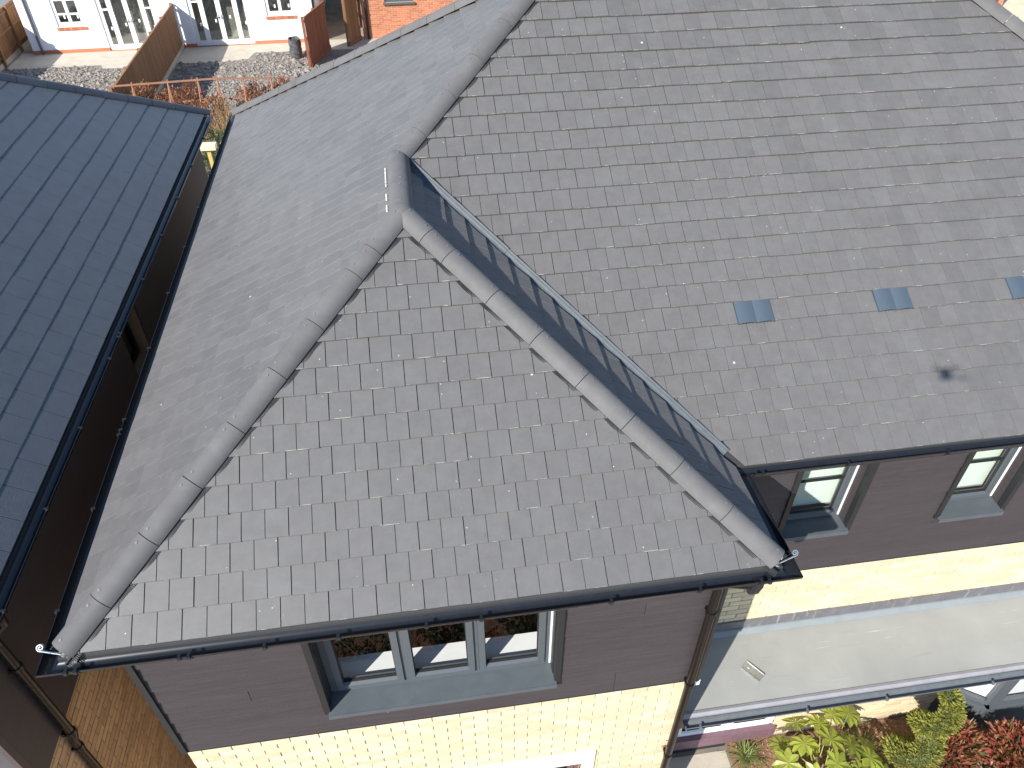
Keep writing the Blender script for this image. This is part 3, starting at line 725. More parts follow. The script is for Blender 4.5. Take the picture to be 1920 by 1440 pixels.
for w, r in ((w2, W2), (w3, W3)):
    bd = MB(); z = r[2]+.08
    bd.box(r[0]+.03, r[1]-.03, YMF+.262, YMF+.266, r[2]+.05, r[3]-.05)
    while z < r[3]-.05:
        bd.obox(((r[0]+r[1])/2, YMF+.252, z), ((1,0,0),(0,1,.5),(0,-.5,1)), ((r[1]-r[0])/2-.04, .011, .0012)); z += .024
    bd.build('blind', M['blind'], w)
w0 = window(W0, YF+.03, house, (1,1), .06, fr=mat('brown_window_frame', (.16,.1,.085), .4), trim=False, sill=True)
l0 = MB(); l0.box(*LIN[:2], YF+.012, YF+.12, LIN[2]+.005, LIN[3]); l0.box(LIN[0], W0[0], YF+.014, YF+.06, W0[2], LIN[2]); l0.box(W0[1], LIN[1], YF+.014, YF+.06, W0[2], LIN[2]-.0); l0.build('stone_lintel', M['stone'], house)
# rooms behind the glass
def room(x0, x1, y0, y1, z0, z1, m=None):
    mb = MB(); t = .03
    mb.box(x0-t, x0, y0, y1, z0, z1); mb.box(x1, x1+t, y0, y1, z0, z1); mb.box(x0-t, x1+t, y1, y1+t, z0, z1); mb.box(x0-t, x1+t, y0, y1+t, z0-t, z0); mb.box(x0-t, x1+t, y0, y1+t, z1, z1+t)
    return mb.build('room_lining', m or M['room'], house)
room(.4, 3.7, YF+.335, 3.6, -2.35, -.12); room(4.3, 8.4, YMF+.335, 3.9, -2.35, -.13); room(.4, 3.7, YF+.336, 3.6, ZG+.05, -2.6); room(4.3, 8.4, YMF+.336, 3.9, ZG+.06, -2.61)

# glazed door under the canopy, with its purple brick sill
wd4 = window((W4[0], W4[1], -5.12, W4[3]), YMF+.03, house, (1.0,.86), .02, fr=M['wframe'], sill=False, trim=False, board=False, fw=.05, sw=.055, gl='dglass')
st = MB(); st.box(W4[0]-.05, W4[1]+.03, YMF-.02, YMF+.3, -5.335, -5.123); st.build('brick_sill', M['step'], house); st = MB(); st.box(W4[0]-.05, 5.35, YMF-.005, YMF+.25, ZG-.05, -5.337); st.build('threshold', M['trim'], house)

# ------------------------------------------------------------------ canopy roof on the right
CX0, CX1, CYF, CZ = XWR+.012, 9.6, .275, -2.70
cn = MB(); nX = 40
def canopy_z(y): return CZ-.03*(YMF-y)/.8
cn.loft([Vector((CX0, y, z)) for y, z in ((YMF+.025,canopy_z(YMF)),(CYF,canopy_z(CYF)),(CYF,canopy_z(CYF)-.16),(YMF+.025,CZ-.16))][::-1], [Vector((CX1, y, z)) for y, z in ((YMF+.025,canopy_z(YMF)),(CYF,canopy_z(CYF)),(CYF,canopy_z(CYF)-.16),(YMF+.025,CZ-.16))][::-1])
canopy = cn.build('canopy_roof', M['grp'], house); tag(canopy, 'pale grey flat canopy roof over the ground floor')
ce = MB(); ce.loft([Vector((CX0+.002, y, z)) for y, z in ((CYF-.012,-2.752),(CYF-.012,-2.726),(CYF+.012,-2.712),(CYF+.04,-2.720),(CYF+.04,-2.752))][::-1], [Vector((CX1+.002, y, z)) for y, z in ((CYF-.012,-2.752),(CYF-.012,-2.726),(CYF+.012,-2.712),(CYF+.04,-2.720),(CYF+.04,-2.752))][::-1]); ce.build('edge_trim', mat('pale_edge_trim', (.27,.265,.275), .45, noise=.12), canopy)
fl = MB(); fl.box(XWR+.015, 9.6, YMF+.008, YMF+.034, -2.665, -2.545); fl.build('lead_flashing', M['lead'], canopy)
fi = MB(); fi.loft([Vector((CX0+.003, y, z)) for y, z in ((YMF+.02,CZ+.036),(YMF-.004,CZ+.032),(YMF-.05,CZ+.0),(YMF+.02,CZ-.01))], [Vector((9.59, y, z)) for y, z in ((YMF+.02,CZ+.036),(YMF-.004,CZ+.032),(YMF-.05,CZ+.0),(YMF+.02,CZ-.01))]); fi.build('fillet', mat('pale_blue_grey_fillet', (.215,.235,.235), .45, noise=.1), canopy)
cfb = MB(); cfb.box(CX0, 9.6, CYF-.006, CYF+.03, -2.95, -2.753); cfb.build('fascia_board', mat('brown_fascia', (.09,.06,.065), .4), canopy)
cg = gutters([(CX0+.08, CYF-.052), (9.6, CYF-.052)], -2.772, house, M['ggut'], loop=gutter_loop(.043))
for x in (4.3, 5.35, 6.15, 7.25, 8.15): union(cg[0][0], (x, CYF-.052, 0), cg[0][3], -2.772, M['ggut'], x == 8.15, .0465)
ends = MB(); ends.box(CX0+.077, CX0+.083, CYF-.094, CYF-.01, -2.812, -2.769); ends.build('gutter_end', M['ggut'], cg[0][0])

# downpipe with its offset bends
def downpipe(path, r, parent, clips, m, wally=None):
    o = MB().tube(path, r, 12).build('downpipe', m, parent, True)
    for c, ax in clips:
        mb = MB(); mb.tube([Vector(c)-Vector((0,0,.022)), Vector(c)+Vector((0,0,.022))], r+.007, 12); mb.obox(Vector(c)+Vector(ax)*(r+.016), ((1,0,0),(0,1,0),(0,0,1)), (.03 if abs(ax[1]) else .012, .012 if abs(ax[1]) else .03, .02)); mb.build('pipe_clip', m, o, True)
    return o
px, py = 3.985, YF-.045
downpipe([(4.185,-GO,-.10),(4.185,-GO,-.14),(4.165,-.028,-.165),(4.02,.055,-.235),(px,py,-.26),(px,py,-.33),(px,py,-2.2),(px,py,ZG+.05)], .034, house,
         [((px,py,-.62),(0,1,0)), ((px,py,-1.66),(0,1,0)), ((px,py,-3.0),(0,1,0))], mat('dark_brown_downpipe', (.009,.007,.0065), .3, .3))
hk = MB(); hk.tube([(px-.02,py,-2.86),(px-.05,py,-2.80),(px-.075,py-.01,-2.79),(px-.085,py,-2.80)], .008, 8); hk.build('pipe_hook', mat('rusty_hook', (.3,.13,.06), .6), house)
ol = MB(); ol.tube([(4.185,-GO,-.085),(4.185,-GO,-.15)], .043, 14); ol.tube([(4.185,-GO,-.15),(4.18,-GO+.002,-.19),(4.15,-.02,-.22)], .041, 14); ol.build('gutter_outlet', M['black'], house, True)

# metal cover lying on the canopy
cv = thing('metal_cover', 'small silver rectangular metal plate lying on the pale flat canopy roof', 'metal plate', (4.965,.605,canopy_z(.6)))
mb = MB(); ax = ((.62,-.0,0),(0,0,0),(0,0,1)); d1 = Vector((.127,-.18,0)).normalized(); d2 = Vector((.18,.127,0)).normalized(); c = Vector((4.965,.605,canopy_z(.6)+.006))
mb.obox(c, (d1, d2, (0,0,1)), (.1,.052,.003)); mb.build('plate', M['steel'], cv)
mb = MB()
for s in (-1, 1): mb.obox(c+d2*s*.05+Vector((0,0,.004)), (d1, d2, (0,0,1)), (.1,.003,.006)); mb.obox(c+d1*s*.098+Vector((0,0,.0045)), (d1, d2, (0,0,1)), (.003,.05,.006))
mb.obox(c+d1*-.05+d2*.01+Vector((0,0,.006)), (d1,d2,(0,0,1)), (.012,.012,.004)); mb.build('rim', M['steel'], cv)

# ------------------------------------------------------------------ bay window under the canopy
bay = [(8.08, YMF+.03), (8.49, .79), (9.5, .79)]
def bay_face(p, q, fw=.07):
    P, Q = Vector((*p,0)), Vector((*q,0)); d = (Q-P).normalized(); nrm = Vector((d.y,-d.x,0)); L = (Q-P).length
    o = MB(); k_ = fw+.04 if fw > .03 else .02
    def bx(mb, a, b, z0, z1, o0=-.06, o1=0): mb.obox(P+d*(a+b)/2+nrm*((o0+o1)/2)+Vector((0,0,(z0+z1)/2)), (d, nrm, (0,0,1)), ((b-a)/2, abs(o1-o0)/2, (z1-z0)/2))
    bx(o, 0, k_, -4.82, -2.9); bx(o, L-k_, L, -4.82, -2.9); bx(o, k_, L-k_, -4.82, -4.775); bx(o, k_, L-k_, -3.0, -2.9)
    w = o.build('bay_window', M['gframe'], house)
    s = MB(); bx(s, -.03, L+.03, -4.86, -4.82, -.06, .05); bx(s, -.02, L+.02, ZG, -4.86, -.08, .0); s.build('sill', M['gsill'], w)
    k = MB(); bx(k, k_, k_+.022, -4.775, -3.0, -.05, .006); bx(k, L-k_-.022, L-k_, -4.775, -3.0, -.05, .006); bx(k, k_+.022, L-k_-.022, -4.775, -4.75, -.05, .006); k.build('sash', M['gframe'], w)
    v = [P+d*(k_+.02)+nrm*-.02+Vector((0,0,-4.75)), P+d*(L-k_-.02)+nrm*-.02+Vector((0,0,-4.75)), P+d*(L-k_-.02)+nrm*-.02+Vector((0,0,-3.0)), P+d*(k_+.02)+nrm*-.02+Vector((0,0,-3.0))]
    MB().add(v, [(0,1,2,3)]).build('pane', M['glass'], w)
    b = MB(); bx(b, k_, L-k_, -4.76, -2.95, -.075, -.07); b.build('blind', M['paint'], w)
bay_face(bay[0], bay[1], .02); bay_face(bay[1], bay[2], .1)

# ------------------------------------------------------------------ the neighbouring house on the left
NXE, NYB, NYF = -.785, 8.75, -.14                   # right eave, back eave, front eave
NXL = -8.2
nb = thing('slate_roofed_house', 'neighbouring house with blue-grey slate roof at the left edge, shaded brown side wall', 'house', (NXE, 4.8, ZG))
NG, NWd, NT = .2235, .268, .0042
NH = (NYB-NYF)/2; nA = Vector((NXE-NH, NYB-NH, NH*TP))
pts = [(NXE,NYF,0),(NXE,NYB,0),(NXL,NYB,0),(NXL,NYF,0),tuple(nA),(NXL,nA.y,nA.z)]
dpt = [(x,y,z-.045) for x,y,z in pts]+[(x,y,-.1) for x,y,z in pts[:4]]
nroof = MB().add(dpt, [(0,1,4),(1,2,5,4),(3,0,4,5),(2,3,5),(6,7,1,0),(7,8,2,1),(8,9,3,2),(9,6,0,3),(9,8,7,6)]).build('roof', M['deck'], nb)
tag(nroof, 'blue-grey slate roof')
def pl_n(u, s): return [(1, CP, NYB-.03), (-1, CP, -NYF-.03)]
sl_n = Slope((NXE,0,0), (0,1,0), (-CP,0,SP), pl_n)
nt_ = lay(sl_n, 23, (.05, .05+NWd/2), NYF, NYB, w=NWd, ga=NG, t=NT, tl=.29, groove=False, jit=.5, edge=.0026, skip=lambda j, u: j == 6 and abs(u-3.93) < .13)
nt_.sort(key=lambda q: (not inview(q[3], 25), (q[3]-CAM).length))
for R4, sh, key, c in nt_[:300]: inst('tile', full_mesh(key, M['ntile']) if sh is None else sh.mesh('tile', tm(M['ntile'])), nroof, R4)
fld = MB()
for R4, sh, key, c in nt_[300:]: fld.app(FULL[key] if sh is None else sh, R4)
if fld.v: tag(fld.build('tile_field', tm(M['ntile']), nroof), kind='stuff')
v = MB(); c = sl_n.O+sl_n.U*3.81+sl_n.S*(6*NG)
for q in range(2): v.obox(c+sl_n.U*(.07+.14*q)+sl_n.S*.1+sl_n.N*-.004, (sl_n.U, sl_n.S, sl_n.N), (.064,.1,.006))
v.obox(c+sl_n.U*.14+sl_n.S*.21+sl_n.N*.01, (sl_n.U, sl_n.S, sl_n.N), (.15,.015,.016)); v.build('roof_vent', mat('dark_slate_vent', (.015,.018,.025), .5), nroof)
nc = Vector((NXE,NYB,0)); LN = (nA-nc).length
caps(nc, nA, [-.02]+[.34*i+.2 for i in range(0, int(LN/.34))]+[LN], 'hip_tile', 0, nb, mat('dark_blue_hip_cap', (.06,.064,.075), .5, var=.1, noise=.1), .088, screws=False)
dn_ = (nA-nc).normalized(); hip_iron(nc, dn_, dn_.cross(Vector((0,0,1))).normalized(), Vector((0,0,1)), nb)
# silver line of clips along the cap's lower edge
wn_ = dn_.cross(Vector((0,0,1))).normalized(); nn_ = wn_.cross(dn_); mb = MB()
sg = 1 if (wn_.x-wn_.y) > 0 else -1
mb.bar(nc+wn_*sg*.094+nn_*-.056, nA+wn_*sg*.094+nn_*-.056, .006, .008, nn_); mb.build('hip_strip', M['steel'], nb)
ng = gutters([(NXE+GO, NYF-.03), (NXE+GO, NYB+.04)], GZ, nb, M['black'])
for y in (.4, 1.25, 2.1, 3.0, 3.35, 4.3, 5.2, 6.1, 7.0, 7.9): union(ng[0][0], (NXE+GO, y, 0), ng[0][3], GZ, M['black'], y == 3.35)
nf = MB(); nf.box(NXE-.06, NXE-.035, NYF+.05, NYB-.03, -.23, -.052); nf.build('fascia_board', M['trim'], nb)
NXW = NXE-.135
ncore = MB(); NW = (3.88, 4.45, -1.05, -.4)
holed(ncore, (NXW-.3, NXW-.036), NYF+.13, NYB-.27, ZG-.2, -.06, [NW], 'x'); ncore.box(NXL+.3, NXW-.3, NYF+.13, NYF+.4, ZG-.2, -.06); ncore.box(NXL+.3, NXW-.3, NYB-.5, NYB-.27, ZG-.2, -.06); ncore.box(NXL+.27, NXL+.3, NYF+.13, NYB-.27, ZG-.2, -.06)
nwall = ncore.build('wall', M['njoint'], nb)
cladding(NYF+.12, NYB-.3, -.15, -1.62, .155, NXW, [NW], axis='x', sgn=1, parent=nwall, m=M['nclad'])
cladding(NXL+.3, NXW-.02, -.15, -1.62, .155, NYF+.10, [], parent=nwall, m=mat('grey_purple_cladding', (.085,.077,.08), .55, noise=.2, nscale=5, nscale3=(.6,.6,14)))
nct = MB(); nct.box(NXW-.03, NXW+.012, NYF+.088, NYF+.14, -1.63, -.1); nct.build('corner_trim', M['nclad'], nb)
NBme = BR.mesh('brick', [M['nbrick']]*2)
nbl = bricks((NXW-.030,0,0), (0,1,0), (1,0,0), NYF+.13, NYB-.3, -1.625, ZG+.05, [])
nbl.sort(key=lambda b: (not inview(b[1], 10), (b[1]-CAM).length))
for Mx, c, l in nbl[:300]: inst('brick', NBme, nwall, Mx)
bf = MB()
for Mx, c, l in nbl[300:]: bf.app(BR, Mx)
tag(bf.build('brick_field', [mat('tan_brick_joined', (.58,.36,.19), .85, var=.16, island=True, noise=.12, nscale=30)]*2, nwall), kind='stuff')
nw = MB(); nw.box(NXW-.2, NXW-.15, NW[0], NW[0]+.05, NW[2], NW[3]); nw.box(NXW-.2, NXW-.15, NW[1]-.05, NW[1], NW[2], NW[3]); nw.box(NXW-.2, NXW-.15, NW[0]+.05, NW[1]-.05, NW[2], NW[2]+.05); nw.box(NXW-.2, NXW-.15, NW[0]+.05, NW[1]-.05, NW[3]-.05, NW[3])
nwo = nw.build('window', M['trim'], nb); MB().add([(NXW-.175,NW[0],NW[2]),(NXW-.175,NW[1],NW[2]),(NXW-.175,NW[1],NW[3]),(NXW-.175,NW[0],NW[3])], [(0,1,2,3)]).build('pane', M['dglass'], nwo)
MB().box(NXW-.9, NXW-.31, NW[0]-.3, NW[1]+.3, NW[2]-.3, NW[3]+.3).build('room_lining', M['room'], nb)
npx, npy = NXW+.045, .40
downpipe([(NXE+GO,npy,-.1),(NXE+GO,npy,-.16),(npx,npy,-.3),(npx,npy,-.42),(npx,npy,-1.72),(npx-.012,npy,-1.77),(npx-.03,npy,-1.82),(npx-.034,npy,-1.9),(npx-.034,npy,ZG+.05)], .034, nb,
         [((npx,npy,-.7),(-1,0,0)), ((npx,npy,-1.68),(-1,0,0)), ((npx-.034,npy,-1.93),(-1,0,0))], mat('brown_black_downpipe', (.022,.015,.011), .25, .5))
nb.rotation_euler = (0, 0, rad(-.62))

# ------------------------------------------------------------------ the white rendered house behind
YH = 30.45
wh = thing('white_rendered_house', 'white rendered house with glazed patio doors behind the left gardens', 'house', (-6.4, YH, ZG))
D1 = (-9.1, -7.0, -5.42, -3.35); D2 = (-5.78, -3.52, -5.42, -3.35); F1 = (-10.72, -9.70, -4.5, -3.45); F2 = (-2.86, -1.76, -4.42, -3.35)
hw_ = MB(); holed(hw_, (YH, YH+.3), -11.95, -.93, ZG+.14, .2, [D1, D2, F1, F2]); hw_.box(-11.95, -11.65, YH+.3, YH+8, ZG+.14, .2); hw_.box(-1.23, -.93, YH+.3, YH+8, ZG+.14, .2); hw_.box(-11.65, -1.23, YH+7.7, YH+8, ZG+.14, .2)
whw = hw_.build('wall', M['render'], wh)
MB().box(-11.6, -1.3, YH+.75, YH+.8, ZG, .1).box(-11.6, -1.3, YH+.3, YH+.75, ZG+.1, ZG+.15).build('room_lining', mat('far_room', (.45,.44,.38), .9, noise=.2, nscale=1), wh)
pb = MB(); pb.box(-11.96, D1[0], YH-.015, YH+.3, ZG-.1, ZG+.138); pb.box(D1[1], D2[0], YH-.015, YH+.3, ZG-.1, ZG+.138); pb.box(D2[1], -.92, YH-.015, YH+.3, ZG-.1, ZG+.138); pb.box(D1[0], D1[1], YH-.014, YH+.3, ZG-.1, ZG+.02); pb.box(D2[0], D2[1], YH-.014, YH+.3, ZG-.1, ZG+.02)
pb.build('brick_plinth', M['rbrickj'], wh)
def far_window(r, lights, doors=False):
    x0, x1, z0, z1 = r; f = MB(); k = .07; y = YH+.05
    f.box(x0, x0+k, y, y+.08, z0, z1); f.box(x1-k, x1, y, y+.08, z0, z1); f.box(x0+k, x1-k, y, y+.08, z0, z0+k+.03); f.box(x0+k, x1-k, y, y+.08, z1-k, z1)
    w = f.build('patio_door' if doors else 'window', M['wframe'], wh); n = len(lights); L = (x1-x0-2*k); a = x0+k
    for i, (frac, tz) in enumerate(lights):
        b = a+L*frac; s = MB(); j = .09 if doors else .06
        s.box(a, a+j, y-.015, y+.06, z0+k+.03, z1-k); s.box(b-j, b, y-.015, y+.06, z0+k+.03, z1-k); s.box(a+j, b-j, y-.015, y+.06, z0+k+.03, z0+k+.03+j); s.box(a+j, b-j, y-.015, y+.06, z1-k-j, z1-k)
        if tz: s.box(a+j, b-j, y-.012, y+.05, tz-.03, tz+.03)
        s.build('door_leaf' if doors else 'sash', M['wframe'], w)
        pane_quad(a+j, b-j, z0+k+.03+j, z1-k-j, y+.02).build('pane', M['fglass'], w)
        st_ = MB(); sx = a+j+(b-a-2*j)*(.7 if i % 2 else .55); sz = z0+.35*(z1-z0)+.12*(i % 3) if doors else z0+.28; st_.box(sx, sx+.06, y+.008, y+.015, sz, sz+.12); st_.build('sticker', M['paint'], w)
        if doors and i in (1, 2):
            hd = MB(); hx = (b-.045) if i == 1 else (a+.045); hd.box(hx-.015, hx+.015, y-.03, y-.015, z0+.95, z0+1.12); hd.box(hx-.09 if i == 1 else hx-.01, hx+.01 if i == 1 else hx+.09, y-.06, y-.03, z0+1.03, z0+1.06); hd.build('handle', M['steel'], w)
        a = b
    return w
far_window(D1, ((.2,-3.95),(.3,0),(.3,0),(.2,-3.95)), True); far_window(D2, ((.2,-3.8),(.3,0),(.3,0),(.2,0)), True)
far_window(F1, ((.5,-4.05),(.5,-4.05))); far_window(F2, ((.5,0),(.5,0)))
for r in (F1, F2):
    for i in range(10):
        dx = (r[1]-r[0]+.1)/10; MB().box(r[0]-.05+i*dx+.004, r[0]-.05+(i+1)*dx-.004, YH-.03, YH+.05, r[2]-.12, r[2]-.005).build('sill_brick', M['rbrick'], wh)
for i in range(10): MB().box(F1[0]-.02+i*.107, F1[0]+.08+i*.107, YH-.012, YH+.05, F1[3]+.005, F1[3]+.22).build('lintel_brick', M['rbrick'], wh)
downpipe([(-11.6,YH-.06,.1),(-11.6,YH-.06,ZG+.0)], .045, wh, [((-11.6,YH-.06,-4.4),(0,1,0))], mat('grey_downpipe', (.12,.11,.12), .35)); downpipe([(-1.02,YH-.06,.1),(-1.02,YH-.06,ZG)], .045, wh, [], M['trim'])
def gable_roof(x0, x1, y0, y1, z, parent, m):
    o = .35; ym = (y0+y1)/2; h = (y1-y0)/2*.7; MB().add([(x0-o,y0-o,z),(x1+o,y0-o,z),(x1+o,ym,z+h),(x0-o,ym,z+h),(x0-o,y1+o,z),(x1+o,y1+o,z)], [(0,1,2,3),(3,2,5,4),(0,3,4),(1,5,2),(0,4,5,1)]).build('roof', m, parent)
gable_roof(-11.95, -.93, YH, YH+8, .2, wh, M['rtile'])

# red brick houses
def red_house(name, label, x0, x1, yf, holes, ztop=.2, nvis=300, depth=8):
    h = thing(name, label, 'house', ((x0+x1)/2, yf, ZG)); mb = MB(); holed(mb, (yf+.006, yf+.3), x0, x1, ZG-.1, ztop, holes); mb.box(x0, x0+.3, yf+.3, yf+depth, ZG-.1, ztop); mb.box(x1-.3, x1, yf+.3, yf+depth, ZG-.1, ztop); mb.box(x0+.3, x1-.3, yf+depth-.3, yf+depth, ZG-.1, ztop)
    w = mb.build('wall', M['rjoint'], h); me = BR.mesh('brick', [M['rbrick']]*2)
    b = bricks((0,yf,0), (1,0,0), (0,-1,0), x0, x1, ztop-.05, ZG, holes); b.sort(key=lambda q: (not inview(q[1], 5), (q[1]-CAM).length))
    for Mx, c, l in b[:nvis]: inst('brick', me, w, Mx)
    f = MB()
    for Mx, c, l in b[nvis:]: f.app(BR, Mx)
    tag(f.build('brick_field', [M['rbrickj']]*2, w), kind='stuff'); gable_roof(x0, x1, yf, yf+depth, ztop, h, M['rtile']); return h
RW = (1.78, 2.93, -4.12, -2.9)
rh = red_house('red_brick_house', 'red brick house with dark window just above the left roof edge', .8, 7.6, 30.5, [RW])
f = MB(); x0, x1, z0, z1 = RW
f.box(x0,x0+.07,30.55,30.63,z0,z1); f.box(x1-.07,x1,30.55,30.63,z0,z1); f.box(x0+.07,x1-.07,30.55,30.63,z0,z0+.08); f.box(x0+.07,x1-.07,30.55,30.63,z1-.07,z1); f.box((x0+x1)/2-.04,(x0+x1)/2+.04,30.55,30.63,z0+.08,z1-.07)
rw_ = f.build('window', M['gframe'], rh); pane_quad(x0+.07,x1-.07,z0+.08,z1-.07,30.59).build('pane', M['dglass'], rw_); MB().box(x0-.06,x1+.06,30.42,30.6,z0-.07,z0-.003).build('sill', mat('dark_grey_sill', (.09,.09,.09), .6), rw_)
MB().box(x0-.5,x1+.5,31.0,31.1,z0-.5,z1+.3).build('room_lining', M['room'], rh)
downpipe([(1.02,30.44,.1),(1.02,30.44,ZG)], .05, rh, [], M['trim'])
rh2 = red_house('red_brick_house', 'far red brick house cut by the top right corner, beside pale paving', 20.5, 29.35, 30.8, [], nvis=60)
downpipe([(28.95,30.74,.1),(28.95,30.74,ZG)], .055, rh2, [], mat('dark_red_pipe', (.1,.03,.025), .4))

# ------------------------------------------------------------------ fences
def fence(p, q, label, group=None, h=1.63, bw=.125, posts=True, rails='near', name='timber_fence', cat='fence', wood=None):
    P, Q = Vector((*p, ZG)), Vector((*q, ZG)); d = (Q-P).normalized(); L = (Q-P).length; n = Vector((-d.y, d.x, 0)); sgn = 1 if rails == 'left' else -1
    t = thing(name, label, cat, P, group); k = int(L/bw)
    bme = MB().box(0, bw*1.06, -.008, .008, .06, h).mesh('board', wood or M['wood'])
    for i in range(k): inst('board', bme, t, frame(P+d*(i*bw)+n*(.006*(i % 2))+Vector((0,0,random.gauss(0,.004))), d, n, (0,0,1)))
    for z in (.35, .95, 1.5): MB().bar(P+n*sgn*.03+Vector((0,0,z*h/1.63)), Q+n*sgn*.03+Vector((0,0,z*h/1.63)), .04, .08).build('rail', wood or M['wood'], t)
    MB().bar(P+Vector((0,0,.08)), Q+Vector((0,0,.08)), .05, .16).build('gravel_board', M['conc'] if name == 'timber_fence' else (wood or M['wood']), t)
    m = int(L/1.9)+1
    for i in range(m+1): MB().bar(P+d*(L*i/m)+n*sgn*.07, P+d*(L*i/m)+n*sgn*.07+Vector((0,0,h+.03)), .09, .09, (1,0,0)).build('post', wood or M['wood'], t)
    MB().bar(P+Vector((0,0,h+.012)), Q+Vector((0,0,h+.012)), .06, .024).build('capping', wood or M['wood'], t)
    return t
fence((-6.3,21.3), (-6.3,30.4), 'brown timber fence running between the two gardens up to the white house', rails='left')
fence((-12.6,25.5), (-12.6,34.5), 'brown timber fence with visible rails and posts at the top left corner', rails='right')
redw = mat('red_brown_gate_board', (.24,.085,.045), .7, .3, var=.1, noise=.2, nscale=4, nscale3=(6,6,.7))
fence((-1.12,27.3), (-.5,29.4), 'red-brown timber side gate standing between the white house and the passage', None, 1.75, .12, rails='left', name='side_gate', cat='gate', wood=redw)
fence((.25,29.6), (.72,30.4), 'narrow brown timber gate seen edge-on beside the red brick house', None, 1.75, .12, rails='left', name='side_gate', cat='gate')

# black sack standing by the white house
sk_ = thing('rubbish_sack', 'crumpled dark sack standing on the soil near the white house', 'sack', (-1.75,28.5,ZG))
mb = MB(); n = 14; ring = []
for i in range(9):
    z = i/8*.66; rr = .21*(1+.1*math.sin(3*z)); ring.append([(-1.75+math.cos(2*PI*k/n)*(rr+random.gauss(0,.018)), 28.5+math.sin(2*PI*k/n)*(rr+random.gauss(0,.018)), ZG+z+random.gauss(0,.012)*(i > 0)) for k in range(n)])
vs = [p for r in ring for p in r]; fs = [(i*n+k, i*n+(k+1)%n, (i+1)*n+(k+1)%n, (i+1)*n+k) for i in range(8) for k in range(n)]+[tuple(range(8*n,9*n))]
mb.add(vs, fs).build('bag', M['bin'], sk_, True); mb = MB()
for k in range(10): a = 2*PI*k/10; mb.obox((-1.75+math.cos(a)*.2, 28.5+math.sin(a)*.2, ZG+.68+random.gauss(0,.02)), ((math.cos(a),math.sin(a),.3),(-math.sin(a),math.cos(a),0),(0,0,1)), (.015,.07,.05))
mb.build('rim', M['bin'], sk_)

# ------------------------------------------------------------------ soil lumps
def lumps(name, polys, n, size, m, z=ZG):
    mb = MB(); k = 0
    while k < n:
        pl = polys[k % len(polys)]; x = random.uniform(pl[0], pl[1]); y = random.uniform(pl[2], pl[3]); s = size*random.lognormvariate(0, .45); k += 1
        if random.random() < pl[4](x, y): continue
        ax = Matrix.Rotation(random.uniform(0, 6.3), 3, 'Z'); c = Vector((x, y, z+s*.25))
        vs = [c+ax @ Vector((a*s*random.uniform(.7,1.3), b*s*random.uniform(.7,1.3), cc*s*.7*random.uniform(.6,1.2))) for a, b, cc in ((1,0,0),(-1,0,0),(0,1,0),(0,-1,0),(0,0,1))]
        mb.add(vs, [(0,2,4),(2,1,4),(1,3,4),(3,0,4)])
    return tag(mb.build(name, m), 'lumps of dug grey soil spread over the back gardens', 'soil', kind='stuff')
lumps('soil_lumps', [(-12.4,-6.5,21.5,28.75,lambda x, y: 0 if y < 28.2 or x < -9.1 else 1), (-6.15,-.9,21.3,29.3,lambda x, y: 0 if (y < 28.5 or x > -3.4) else 1)], 15000, .04, M['clod'])

# ------------------------------------------------------------------ plants
def leaf(mb, c, d, n, L, w, fold=.25):
    d = d.normalized(); s = d.cross(n)
    if s.length < 1e-3: s = d.orthogonal()
    s.normalize(); n = s.cross(d)
    mb.add([c, c+d*L*.5+s*w+n*fold*w, c+d*L, c+d*L*.5-s*w+n*fold*w], [(0,1,2),(0,2,3)])
def rv(): return Vector((random.gauss(0,1), random.gauss(0,1), random.gauss(0,1))).normalized()
def shrub(name, label, cat, base, blobs, n, L, w, m, group=None, stems=6, up=.4, stemm=None, inner=.55):
    """blobs: (dx,dy,dz,rx,ry,rz)"""
    b = Vector(base); t = thing(name, label, cat, b, group); mb = MB(); tot = sum(q[3]*q[4]*q[5] for q in blobs)
    for q in blobs:
        for _ in range(int(n*q[3]*q[4]*q[5]/tot)):
            d = rv(); r = inner+(1-inner)*random.random()**.5; lump = 1+.16*math.sin(7*d.x+3*q[0])*math.sin(6*d.y+q[1])+.1*math.sin(13*d.z+5*d.x)
            c = b+Vector((q[0]+d.x*q[3]*r*lump, q[1]+d.y*q[4]*r*lump, q[2]+d.z*q[5]*r*lump))
            if c.z < ZG+.02: continue
            dd = (d+rv()*.8+Vector((0,0,up))).normalized(); leaf(mb, c, dd, (rv()+Vector((0,0,1.2))).normalized(), L*random.uniform(.6,1.25), w*random.uniform(.7,1.2))
    mb.build('crown', m, t)
    for i in range(stems):
        q = random.choice(blobs); e = b+Vector((q[0]+random.uniform(-.6,.6)*q[3], q[1]+random.uniform(-.6,.6)*q[4], q[2]+random.uniform(-.1,.6)*q[5]))
        p0 = b+Vector((random.uniform(-.06,.06), random.uniform(-.06,.06), 0)); MB().tube([p0, p0.lerp(e,.5)+rv()*.04, e], [.012,.008,.003], 5).build('stem', stemm or M['bark'], t)
    return t
